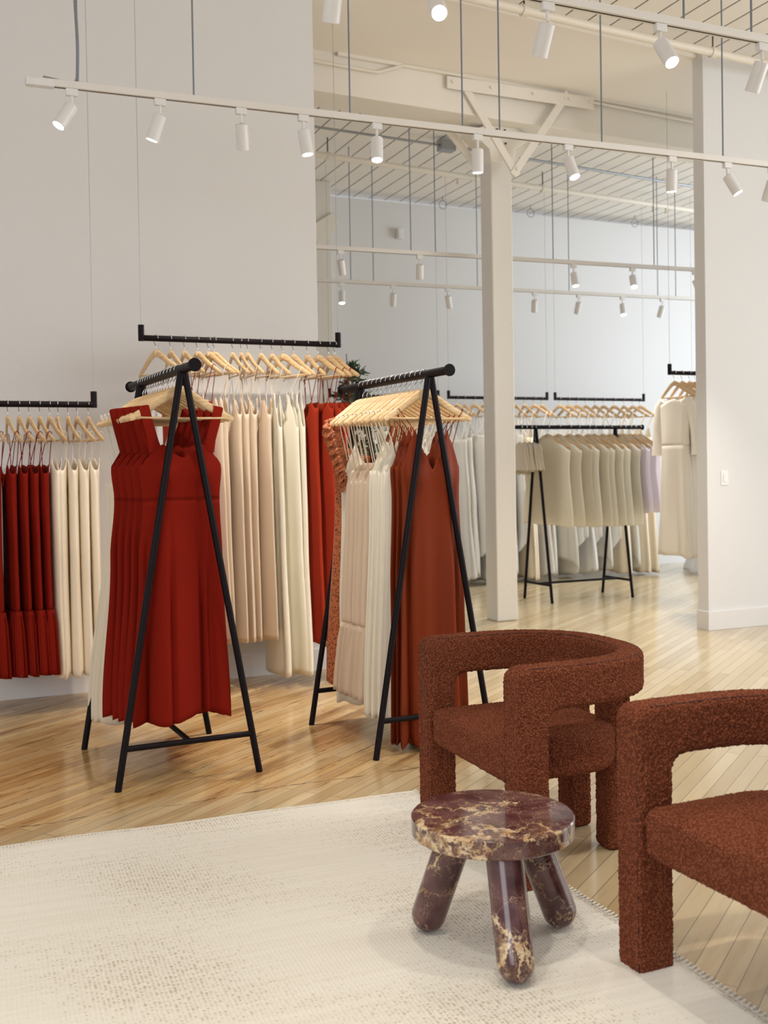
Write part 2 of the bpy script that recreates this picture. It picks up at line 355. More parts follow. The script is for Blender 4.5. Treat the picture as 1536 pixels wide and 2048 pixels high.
# ------------------------------------------------------------------ setting
struct(MB().box(-5, 13, -4, 11.6, -0.05, 0).build('floor', 'floor', smooth=False), 'worn maple strip floor laid on the diagonal')
struct(MB().box(-5, 13, -4, 11.6, 4.5, 4.58).build('ceiling', 'ceiling', smooth=False), 'cream painted board ceiling')
struct(MB().box(-5, 2.425, 6.53, 6.72, 0, 4.5).build('wall_left', 'wall', smooth=False), 'plain white wall left of the wide opening')
struct(MB().box(5.655, 10.5, 6.58, 6.70, 0, 4.5).build('wall_right', 'wall', smooth=False), 'plain white wall right of the wide opening')
struct(MB().box(4.30, 13, 11.36, 11.5, 0, 4.42).build('wall_back', 'wall', smooth=False), 'white back wall of the far room')
def baseboard(name, x0, x1, y0, y1, lab):
    b = MB(); b.prism([(y1, 0.0), (y0 - 0.016, 0.0), (y0 - 0.016, 0.135), (y0 - 0.010, 0.145), (y1, 0.145)], 'x', x0, x1)
    struct(b.build(name, 'trim', smooth=False), lab)
baseboard('baseboard_left', -5, 2.44, 6.53, 6.535, 'white baseboard under the left wall')
b = MB(); b.box(5.638, 10.5, 6.562, 6.58, 0, 0.15).box(5.638, 5.655, 6.58, 6.70, 0, 0.15)
struct(b.build('baseboard_right', 'trim', smooth=False, bevel=0.003), 'white baseboard round the end of the right wall')
baseboard('baseboard_back', 4.30, 13, 11.36, 11.365, 'white baseboard under the far wall')
# beam with drywall strip beside it
def beam_y(x): return 7.56 + 0.053 * (x - 2.8)
b = MB()
for x0, x1 in ((1.2, 9.5),):
    q = [(x0, beam_y(x0)), (x1, beam_y(x1)), (x1, beam_y(x1) + 0.34), (x0, beam_y(x0) + 0.34)]
    b.prism(q, 'z', 4.16, 4.5)
struct(b.build('trim_1', 'cream', smooth=False, bevel=0.01), 'deep cream painted timber beam across the opening')
b = MB(); b.prism([(1.2, 7.40), (9.5, 7.84), (9.5, 8.05), (1.2, 7.6)], 'z', 4.44, 4.5)
b2 = MB(); b2.prism([(2.0, 6.32), (5.655, 6.64), (7.6, 6.75), (7.6, 7.84), (2.0, 7.56)], 'z', 4.465, 4.499)
struct(b2.build('trim_2', 'soffit', smooth=False, bevel=0.003), 'smooth cream ceiling panel in front of the beam')
b = MB(); b.prism([(3.0, beam_y(3.0) - 0.035), (6.6, beam_y(6.6) - 0.035), (6.6, beam_y(6.6)), (3.0, beam_y(3.0))], 'z', 4.44, 4.47)
b.prism([(2.3, beam_y(2.3) - 0.05), (6.6, beam_y(6.6) - 0.05), (6.6, beam_y(6.6)), (2.3, beam_y(2.3))], 'z', 4.475, 4.5)
struct(b.build('trim_3', 'cream', smooth=False, bevel=0.003), 'cream ledge strip along the top of the beam')

# posts
def timber_post(x0, x1, y0, y1, z1, label, detailed=True):
    p = empty('timber_post', ((x0 + x1) / 2, (y0 + y1) / 2, 0)); hx, hy = (x1 - x0) / 2, (y1 - y0) / 2
    MB().box(-hx, hx, -hy, hy, 0, z1).build('shaft', 'post', p, smooth=False, bevel=0.012)
    if detailed:
        # cap block and bolts
        b = MB(); b.prism([(-0.12, 4.16), (-0.30, 4.10), (-0.12, 3.96), (-hx, 3.85), (hx, 3.85), (0.14, 3.98), (0.30, 4.10), (0.14, 4.16)], 'y', -hy - 0.012, hy)
        cp = b.build('cap_plate', 'cream', p, smooth=False, bevel=0.006)
        for dx, dz in ((-0.045, 4.13), (0.03, 4.13), (-0.05, 4.02), (0.035, 4.02)):
            MB().tube([(dx, -hy - 0.020, dz), (dx, -hy - 0.010, dz)], 0.009, 10).build('bolt', 'screw', cp)
    tag(p, label, 'post'); return p
POST = timber_post(4.465, 4.668, 7.81, 8.0, 4.16, 'cream painted square timber post standing in the middle of the opening')
for (xa, za, xb, zb, y) in ((4.10, 4.40, 4.60, 3.70, 7.60), (5.10, 4.44, 4.55, 3.70, 7.59), (4.16, 4.17, 4.52, 3.80, 8.01), (5.02, 4.17, 4.60, 3.80, 8.01)):
    d = Vector((xb - xa, 0, zb - za)); L = d.length; ang = math.atan2(d.x, d.z)
    mx = Matrix.Translation((xa, y, za)) @ Matrix.Rotation(ang, 4, 'Y')
    px, py = 4.5665, 7.905
    mx = Matrix.Translation((-px, -py, 0)) @ mx
    bs_ = MB().box(-0.032, 0.032, 0, 0.02, 0, L, mx).build('brace_strap', 'cream', POST, smooth=False, bevel=0.004)
    for t in (0.07, 0.93):
        c = mx @ Vector((0, -0.012, L * t)); MB().tube([c, c + Vector((0, 0.014, 0))], 0.014, 8).build('bolt', 'cream', bs_)
b = MB(); px, py = 4.5665, 7.905
b.box(3.95 - px, 5.35 - px, 7.585 - py, 7.60 - py, 4.33, 4.43)
tp_ = b.build('tie_plate', 'cream', POST, smooth=False, bevel=0.004)
for x in (4.0, 4.35, 4.75, 5.1, 5.3): MB().tube([(x - px, 7.57 - py, 4.385), (x - px, 7.59 - py, 4.385)], 0.013, 8).build('bolt', 'cream', tp_)
p2 = timber_post(4.03, 4.29, 11.05, 11.3, 4.5, 'shadowed timber post beside the left end of the far white wall', False)
b = MB(); b.prism([(-0.05, 3.75), (0.13, 3.9), (0.2, 4.05), (0.13, 4.15), (-0.1, 4.0)], 'y', -0.15, -0.125); b.build('bracket_plate', 'cream', p2, smooth=False, bevel=0.004)

# pipes and conduits under the ceiling
def pipe(name, pts, r, m, label, cat='pipe', fittings=()):
    e = empty(name, pts[0]); o = Vector(pts[0])
    MB().tube([Vector(p) - o for p in pts], r, 12).build('pipe_run', m, e)
    for (x, y, z, kind) in fittings:
        q = Vector((x, y, z)) - o
        if kind == 'clamp':
            MB().tube([q + Vector((-0.02, 0, 0)), q + Vector((0.02, 0, 0))], r * 1.35, 12).build('clamp', m, e)
            MB().tube([q, Vector((q.x, q.y, 4.5 - o.z))], 0.006, 6).build('hanger_rod', 'screw', e)
        elif kind == 'drop':
            MB().tube([q, q + Vector((0, 0, -0.06)), q + Vector((0, 0, -0.08)), q + Vector((0, 0, -0.085))], [0.016, 0.012, 0.022, 0.022], 10).build('sprinkler_head', m, e)
    return tag(e, label, cat)
pipe('sprinkler_pipe', [(2.4, 6.09, 4.37), (3.47, 6.17, 4.37), (4.47, 6.25, 4.37), (7.5, 6.42, 4.37)], 0.030, 'pipe', 'cream sprinkler pipe under the nearer ceiling boards above the right wall', fittings=[(3.82, 6.2, 4.37, 'clamp'), (5.52, 6.31, 4.37, 'clamp')])
pipe('sprinkler_pipe', [(2.8, 9.5, 4.32), (5.4, 9.8, 4.32), (9.3, 10.22, 4.32)], 0.030, 'pipe', 'cream sprinkler pipe across the far room ceiling behind the beam', fittings=[(3.7, 9.61, 4.32, 'clamp'), (5.2, 9.78, 4.32, 'drop'), (6.3, 9.9, 4.32, 'clamp'), (7.9, 10.06, 4.32, 'drop'), (8.1, 10.08, 4.32, 'drop')])
e = pipe('conduit', [(2.6, 9.07, 4.42), (4.72, 9.21, 4.42)], 0.012, 'conduit', 'grey metal conduit run ending at a junction box left of the post')
MB().box(2.10, 2.26, 0.09, 0.20, -0.05, 0.05).build('junction_box', 'conduit', e, smooth=False, bevel=0.005)
pipe('conduit', [(4.95, 9.23, 4.42), (5.68, 9.30, 4.42), (8.4, 9.60, 4.42)], 0.014, 'conduit', 'grey metal conduit run right of the post under the far ceiling')
pipe('conduit', [(2.2, 7.49, 4.37), (3.25, 7.55, 4.36), (3.34, 7.56, 4.365), (3.56, 7.57, 4.45), (3.66, 7.575, 4.455), (6.6, 7.73, 4.40)], 0.012, 'pipe', 'cream painted conduit with a kink running along the beam face')

# ------------------------------------------------------------------ track lighting
def aim(loc, direction):
    return Vector(direction).to_track_quat('-Z', 'Y').to_euler()
_hd = None
def spot_head(x, y, z, lat, tow, label, group, on=True, power=None):
    """lat: swing to the right (deg), tow: swing towards the room front (deg)"""
    e = empty('track_spotlight', (x, y, z))
    MB().box(-0.028, 0.028, -0.014, 0.014, -0.034, 0.0).build('adapter', 'white_metal', e, smooth=False, bevel=0.003)
    MB().tube([(0, 0, -0.034), (0, 0, -0.075)], 0.007, 10).build('stem', 'white_metal', e)
    d = Vector((0, 0, -1))
    lat_, tow_ = math.radians(lat), math.radians(tow)
    r = Vector((math.cos(YAW), -math.sin(YAW), 0)); f = Vector((-math.sin(YAW), -math.cos(YAW), 0))
    d = (Vector((0, 0, -1)) + r * math.tan(lat_) + f * math.tan(tow_)).normalized()
    c0 = Vector((0, 0, -0.078)); 
    mx = Matrix.Translation(c0) @ d.to_track_quat('-Z', 'Y').to_matrix().to_4x4()
    prof = [(0.006, -0.002), (0.028, -0.002), (0.0325, -0.006), (0.0325, -0.129), (0.031, -0.131), (0.0285, -0.131), (0.0275, -0.124)]
    lb = MB().lathe(prof, 28, mx=mx).build('lamp_body', 'white_metal', e)
    MB().lathe([(0.001, -0.1255), (0.0272, -0.1255), (0.0272, -0.127), (0.001, -0.127)], 24, mx=mx).build('lamp_face', 'glow', lb)
    l = bpy.data.lights.new('spot_beam', 'SPOT'); l.energy = power or SPOT_W; l.color = SPOT_COL; l.spot_size = math.radians(72); l.spot_blend = 0.9; l.shadow_soft_size = 0.025
    lo = bpy.data.objects.new('spot_beam', l); COL.objects.link(lo); lo.parent = e; lo.location = c0 + d * 0.14; lo.rotation_euler = d.to_track_quat('-Z', 'Y').to_euler()
    return tag(e, label, 'spotlight', group)
def track(name, x0, x1, y0, slope, z, rods, label, feed=False):
    e = empty(name, (x0, y0, z)); L = x1 - x0
    mx = Matrix.Rotation(math.atan(slope), 4, 'Z')
    MB().box(0, L, -0.018, 0.018, 0, 0.034, mx).build('rail_profile', 'track', e, smooth=False, bevel=0.002)
    MB().box(0.03, L - 0.01, -0.004, 0.004, -0.0012, 0.001, mx).build('contact_slot', 'screw', e, smooth=False)
    for rx in rods:
        MB().tube([(rx - x0, slope * (rx - x0), 0.02), (rx - x0, slope * (rx - x0), 4.5 - z)], 0.0048, 8).build('suspension_rod', 'rod', e)
    if feed:
        MB().box(-0.0, 0.13, -0.022, 0.022, -0.006, 0.030, mx).build('feed_box', 'white_metal', e, smooth=False, bevel=0.004)
    return tag(e, label, 'track light rail', 'ceiling track rails')
TZ = 3.15
track('lighting_track', 0.52, 5.5, 5.305, -0.037, TZ, [0.76, 1.32, 2.15, 2.81, 3.04, 3.71, 4.58], 'white lighting track running the whole picture width, starting at upper left', True)
track('lighting_track', 0.2, 4.6, 3.64, 0.0, TZ, [1.3, 2.55, 3.03, 3.40], 'white lighting track crossing the top right corner, nearest of all', False)
track('lighting_track', 2.2, 7.1, 8.43, -0.058, TZ, [3.96, 4.19, 5.35, 6.43], 'upper white lighting track in the far room behind the post')
track('lighting_track', 2.6, 8.2, 9.88, -0.05, TZ, [4.0, 4.24, 5.39, 6.48, 7.61, 7.85], 'lower white lighting track in the far room, closest to its back wall')
track('lighting_track', -1.2, 3.8, 1.75, 0.0, TZ, [-0.5, 1.0, 2.5], 'added unseen lighting track overhead, carrying fill spotlights for the rug')  # added track, never in view, put in to brighten the rug and foreground
for i, (x, la, to) in enumerate([(-0.9, 10, -20), (0.0, 0, -12), (0.9, -6, -16), (1.8, 4, -10), (2.9, 8, -14)]):
    spot_head(x, 1.75, TZ, la, to, f'white cylinder spotlight, {ORD[i]} from left on the overhead track above the rug', 'added fill spotlights above the rug', power=SPOT_W * 0.8)  # added fill lamps on the unseen track, lighting the foreground
def t1y(x): return 5.305 - 0.037 * (x - 0.52)
T1 = [(0.73, -26, 22), (1.15, -20, -3), (1.56, 0, -24), (1.89, 9, 2), (2.30, 0, 14), (2.90, 0, -4), (3.48, 14, 20), (4.20, 0, -6), (4.61, 27, 10), (4.96, -10, -24)]
for i, (x, la, to) in enumerate(T1):
    spot_head(x, t1y(x), TZ, la, to, f'white cylinder spotlight, {ORD[i]} from left on the full-width track', 'spotlights on the full-width track', power=SPOT_W * (1.7 if to < -10 else 1.0))
T2 = [(0.72, 0, 45), (0.985, -38, 5), (1.44, -9, -26), (1.85, 6, 50), (2.35, -13, -26), (2.905, 16, 32), (3.46, -14, -24)]
for i, (x, la, to) in enumerate(T2):
    spot_head(x, 3.64, TZ, la, to, f'white cylinder spotlight, {ORD[i]} from left on the nearest top track', 'spotlights on the nearest track', power=SPOT_W * 0.7)
T3 = [(3.32, 6, -26), (4.04, 0, -26), (5.56, 6, 14), (6.19, 0, 30), (6.89, 24, -10)]
for i, (x, la, to) in enumerate(T3):
    spot_head(x, 8.43 - 0.058 * (x - 2.2), TZ, la, to, f'small white spotlight, {ORD[i]} from left on the upper far track', 'spotlights on the upper far track', power=SPOT_W * (0.8 if to < -10 else 1.9))
T4 = [(3.90, 2, 14), (4.45, -4, -26), (5.05, 10, -24), (6.06, 0, -26), (6.60, -8, -26), (7.15, 0, 18), (7.67, -10, -26)]
for i, (x, la, to) in enumerate(T4):
    spot_head(x, 9.88 - 0.05 * (x - 2.6), TZ, la, to, f'small white spotlight, {ORD[i]} from left on the lower far track', 'spotlights on the lower far track', power=SPOT_W * (0.7 if to < -10 else 1.7))
# flexible feed cord
e = empty('flexible_conduit', (0.76, 5.30, TZ + 0.03))
pts = [(0.0, 0, 0.0)] + [(0.004 * math.sin(k * 0.22), 0.012, 0.03 + 0.02 * k) for k in range(0, 67)]
MB().tube([(-0.16, 0.0, 0.012), (-0.10, 0.0, 0.006), (-0.04, 0, -0.004), (-0.01, 0.008, 0.006), (0.0, 0.012, 0.035)] + pts[2:], 0.007, 8).build('cord', 'conduit', e)
b = MB()
for k in range(0, 130): b.tube([(0.004 * math.sin(k / 2 * 0.22), 0.012, 0.03 + 0.01 * k), (0.004 * math.sin(k / 2 * 0.22), 0.012, 0.034 + 0.01 * k)], 0.0082, 8)
b.build('spiral_sheath', 'rod', e)
tag(e, 'grey ribbed flexible conduit dropping to the left end of the full-width track', 'cable')

# wall details
e = empty('light_switch', (5.824, 6.58, 1.19))
cvp = MB().box(-0.036, 0.036, -0.006, 0, -0.058, 0.058).build('cover_plate', 'plastic', e, smooth=False, bevel=0.003)
MB().box(-0.017, 0.017, -0.011, -0.004, -0.033, 0.033).build('rocker', 'plastic', cvp, smooth=False, bevel=0.003)
tag(e, 'white rocker light switch on the right wall', 'switch')
e = empty('wall_sensor', (5.245, 11.36, 4.05))
MB().box(-0.035, 0.035, -0.07, 0, -0.06, 0.06).build('housing', 'plastic', e, smooth=False, bevel=0.01)
MB().tube([(0, -0.072, -0.03), (0, -0.066, -0.03)], 0.02, 14).build('lens', 'white_metal', e)
tag(e, 'small boxy white sensor high on the far wall', 'sensor')
for i, (x, lab) in enumerate(((5.75, 'left of the post'), (6.95, 'right of the post'), (8.5, 'near the right wall'))):
    e = empty('wire_loop', (x, 11.2, 4.40))
    pts = [(0.05 * math.cos(a), 0.0, 0.05 * math.sin(a)) for a in [k * 2 * PI / 20 for k in range(21)]]
    MB().tube(pts, 0.004, 6, False).build('ring', 'rod', e); MB().tube([(0, 0, 0.05), (0, 0, 0.1)], 0.004, 6).build('eye_bolt', 'rod', e)
    tag(e, f'coiled grey wire loop under the far ceiling, {lab}', 'cable loop', 'wire loops')

# ------------------------------------------------------------------ hangers
def arm_z(x):
    x = abs(x); pts = [(0, -0.082), (0.025, -0.088), (0.06, -0.108), (0.11, -0.142), (0.16, -0.172), (0.20, -0.194), (0.222, -0.207)]
    for (a, za), (b_, zb) in zip(pts, pts[1:]):
        if x <= b_: return za + (zb - za) * (x - a) / (b_ - a)
    return pts[-1][1]
def make_hanger_meshes(m):
    b = MB(); xs = [-0.222, -0.21, -0.185, -0.155, -0.12, -0.085, -0.055, -0.03, -0.012, 0, 0.012, 0.03, 0.055, 0.085, 0.12, 0.155, 0.185, 0.21, 0.222]
    pts = []; rr = []
    for x in xs:
        pts.append((x, -0.035 * (x / 0.222) ** 2, arm_z(x) - 0.004)); t = abs(x) / 0.222
        rr.append((0.0215 - 0.0085 * t) if t < 0.95 else 0.0085)
    b.tube(pts, rr, 12, squash=((0, 1, 0), 0.36, 1.0))
    b.tube([(0, 0, -0.094), (0, 0, -0.084), (0, 0, -0.070), (0, 0, -0.066)], [0.013, 0.014, 0.011, 0.006], 10)
    body = b.mesh('hanger_arms', m); sharp(body)
    hk = [(0, 0, -0.070), (0, 0, -0.048), (0.006, 0, -0.036), (0.016, 0, -0.026)]
    hk += [(0.0225 * math.cos(a), 0, 0.0 + 0.0225 * math.sin(a)) for a in [math.radians(d) for d in range(-30, 195, 18)]]
    hook = MB().tube(hk, 0.0024, 6).mesh('hook', 'chrome')
    bar = MB().tube([(-0.205, -0.028, -0.203), (0, -0.024, -0.206), (0.205, -0.028, -0.203)], 0.0052, 8).mesh('trouser_bar', m)
    return body, hook, bar
HM = {k: make_hanger_meshes(k) for k in ('hanger', 'hanger_far')}
hanger_proto = {}
def hanger(x, y, z, rz, label, group, m='hanger', sx=1):
    if m not in hanger_proto:
        e = empty('coat_hanger'); put('hanger_arms', HM[m][0], e); put('hook', HM[m][1], e); put('trouser_bar', HM[m][2], e); hanger_proto[m] = e
    else: e = copy_tree(hanger_proto[m])
    e.location = (x, y, z); e.rotation_euler = (0, 0, rz); e['label'] = label; e['category'] = 'hanger'; e['group'] = group
    return e

# ------------------------------------------------------------------ garments
def lerp_tab(tab, t):
    if t <= tab[0][0]: return tab[0][1:]
    for a, b_ in zip(tab, tab[1:]):
        if t <= b_[0]:
            k = (t - a[0]) / (b_[0] - a[0]); k2 = k * k * (3 - 2 * k)
            return tuple(p + (q - p) * k2 for p, q in zip(a[1:], b_[1:]))
    return tab[-1][1:]
def garment(key, S, seed):
    """list of (part name, mesh, label). S: zt, zw, zr(optional), zh, prof[(z,hw,hd,amp)], nf, nb, mats"""
    rnd = random.Random(sum(ord(c) for c in key)); r2_ = random.Random(seed); N = S.get('N', 88)
    ph = [rnd.uniform(0, 2 * PI) + r2_.uniform(-0.35, 0.35) for _ in range(8)]; k1 = S.get('k', 7); k2 = k1 * 2 - 3
    tw = r2_.uniform(-0.2, 0.2); lean = r2_.uniform(-0.006, 0.006)
    def fold(th, z, amp):
        s_ = (S['zt'] - z) / (S['zt'] - S['zh'])
        a = math.sin(k1 * th + ph[0] + tw * s_ * 3); b_ = math.sin(k2 * th + ph[1] - tw * s_ * 2); c_ = math.sin(3 * th + ph[2])
        return amp * (0.5 * a + 0.3 * b_ + 0.35 * c_)
    def pt(th, z, extra=0.0):
        hw, hd, amp = lerp_tab(S['prof'], -z)
        cx = math.cos(th); sx = math.sin(th)
        x = hw * math.copysign(abs(cx) ** 0.8, cx); y = hd * math.copysign(abs(sx) ** 0.9, sx)
        f_ = fold(th, z, amp) + extra
        nx, ny = cx * 0.45, sx; L = math.hypot(nx, ny) or 1
        # hanging cloth also sways in gentle vertical waves
        bu = S.get('bust', 0)
        if bu and sx < 0: y -= bu * math.exp(-((abs(x) - 0.078) / 0.042) ** 2 - ((z - S['bz']) / 0.055) ** 2)
        for xc, dp in S.get('crease', ()):
            if sx < 0: y += dp * math.exp(-((x - xc * hw) / 0.011) ** 2) * min(1.0, max(0.0, (S['zw'] - 0.05 - z) / 0.45))
        sway = 0.35 * amp * math.sin(x * 22 + ph[3])
        return Vector((x + f_ * nx / L, y + f_ * ny / L + sway + lean * (S['zt'] - z), z))
    def ztop(th):
        x = abs(math.cos(th)) ** 0.8
        tab = S['nf'] if math.sin(th) < 0 else S['nb']
        return S['zt'] + lerp_tab(tab, x)[0]
    def rows(zf0, zf1, nr, extraf=None):
        b = MB()
        for i in range(nr + 1):
            t = i / nr
            for k in range(N):
                th = 2 * PI * k / N; z0 = zf0(th); z1 = zf1(th); z = z0 + (z1 - z0) * t
                b.v.append(pt(th, z, extraf(th, t) if extraf else 0.0))
        for i in range(nr):
            for k in range(N):
                q = i * N; b.f.append((q + k, q + (k + 1) % N, q + N + (k + 1) % N, q + N + k))
        return b
    zw, zh = S['zw'], S['zh']; zr = S.get('zr'); out = []
    hemw = lambda th: zh - S.get('hemw', 0.006) * math.sin(k1 * th + ph[0]) + 0.008 * math.sin(2 * th + ph[4]) + S.get('hem_drop', 0) * math.cos(th + ph[5])
    if S.get('seam') or S.get('sleeve'):
        out.append(('bodice', rows(ztop, lambda th: zw, 14).mesh('bodice', S['m']), None))
        out.append(('skirt', rows(lambda th: zw, hemw, S.get('nr', 26)).mesh('skirt', S['m']), None))
    elif zr is None:
        out.append(('bodice_and_skirt', rows(ztop, hemw, S.get('nr', 26) + 18).mesh('bodice_and_skirt', S['m']), None))
    else:
        out.append(('bodice_and_skirt', rows(ztop, lambda th: zr, 36).mesh('bodice_and_skirt', S['m']), None))
    if zr is not None:
        def ex(th, t): return (0.010 + 0.010 * t) * math.sin(26 * th + ph[6]) * (0.5 + 0.5 * math.sin(5 * th + ph[7])) + 0.012 * min(1, t * 4)
        N0 = N; 
        out.append(('hem_ruffle', rows(lambda th: zr, hemw, 12, ex).mesh('hem_ruffle', S['m']), None))
    # waist seam piping
    if S.get('seam'):
        pts = [pt(2 * PI * k / N, zw) * 1.0 for k in range(N + 1)]; pts = [Vector((p.x * 1.004, p.y * 1.02, p.z)) for p in pts]
        out.append(('waist_seam', MB().tube(pts, 0.0016, 5, False).mesh('waist_seam', 'rust2'), None))
    # straps
    st = S.get('strap')
    if st:
        kind, xs, xh, r = st
        for sg in (-1, 1):
            def top_at(x, front):
                best = None
                for k in range(N):
                    th = 2 * PI * k / N
                    if (math.sin(th) < 0) != front: continue
                    p = pt(th, ztop(th)); d = abs(p.x - x)
                    if best is None or d < best[0]: best = (d, p)
                return best[1]
            a = top_at(sg * xs, True); c_ = top_at(sg * xs, False); hz = arm_z(xh); hy = -0.035 * (xh / 0.222) ** 2
            zz = hz + 0.016
            if S.get('on_bar'): zz = -0.200; hy = -0.026
            pts = [a + Vector((0, 0, -0.012)), a * 0.75 + Vector((sg * xh, hy - 0.012, zz - 0.02)) * 0.25, a * 0.3 + Vector((sg * xh, hy - 0.012, zz - 0.012)) * 0.7, Vector((sg * xh, hy - 0.010, zz - 0.005)), Vector((sg * xh, hy, zz + 0.002)), Vector((sg * xh, hy + 0.010, zz - 0.006)),
                   c_ * 0.4 + Vector((sg * xh, hy + 0.012, zz - 0.02)) * 0.6, c_ + Vector((0, 0, -0.012))]
            b = MB()
            if kind == 'thin': b.tube(pts, r, 6)
            else: b.tube(pts, [r * 1.25] + [r] * (len(pts) - 2) + [r], 12, squash=((1, 0, 0), 1.0, 0.09))
            out.append(('shoulder_strap', b.mesh('shoulder_strap', S.get('ms', S['m'])), None))
    if S.get('sleeve'):
        for sg in (-1, 1):
            b = MB(); n_ = 18; pts = [(sg * 0.155, 0, S['zt'] - 0.03), (sg * 0.20, -0.01, S['zt'] - 0.10), (sg * 0.235, -0.02, S['zt'] - 0.25), (sg * 0.245, -0.03, S['zt'] - 0.40), (sg * 0.25, -0.03, S['zt'] - 0.50)]
            b.tube(pts, [0.035, 0.062, 0.066, 0.07, 0.08], n_, squash=((1, 0, 0), 1.0, 0.55)); out.append(('sleeve', b.mesh('sleeve', S['m']), None))
    if S.get('ruffle'):
        for sg in (-1, 1):
            b = MB(); nn = 60
            for row in range(4):
                base = len(b.v)
                for i in range(nn + 1):
                    t = i / nn; x = sg * (0.20 - 0.09 * t); z = -0.17 - 0.30 * t - 0.012 * row
                    for j in range(4):
                        a = j / 3; w_ = 0.055 * a
                        b.v.append(Vector((x + sg * (w_ * 0.7 + 0.012 * row), -0.03 - 0.02 * row + 0.020 * a * math.sin(t * 42 + row * 2) + 0.01 * math.sin(t * 90 + j), z - w_ * 0.55 + 0.014 * a * math.sin(t * 42 + row * 2 + 1.3))))
                for i in range(nn):
                    for j in range(3):
                        q = base + i * 4 + j; b.f.append((q, q + 1, q + 5, q + 4))
            out.append(('shoulder_ruffle', b.mesh('shoulder_ruffle', S['m']), None))
    for _, me, _l in out: sharp(me, 60)
    return out
GP = {}
NAMES = {}
def dress(key, x, y, z, rz, label, group, seed=0, name='dress', cat='dress'):
    kk = (key, seed % SPEC[key].get('var', 3))
    if kk not in GP:
        e = empty(name)
        for nm, me, lb in garment(key, SPEC[key], hash(key) % 97 if False else sum(ord(c) for c in key) + kk[1] * 13):
            o = put(nm, me, e)
            md = o.modifiers.new('cloth_thickness', 'SOLIDIFY') if nm not in ('shoulder_strap', 'waist_seam', 'sleeve') else None
            if md: md.thickness = 0.0018
        GP[kk] = e
    else: e = copy_tree(GP[kk]); e.name = name
    e.location = (x, y, z); e.rotation_euler = (0, 0, rz); e['label'] = label; e['category'] = cat; e['group'] = group
    return e
V_F = [(0, -0.17), (0.30, -0.09), (0.58, 0.0), (0.70, -0.03), (1, -0.15)]
V_B = [(0, -0.15), (0.5, -0.14), (1, -0.15)]
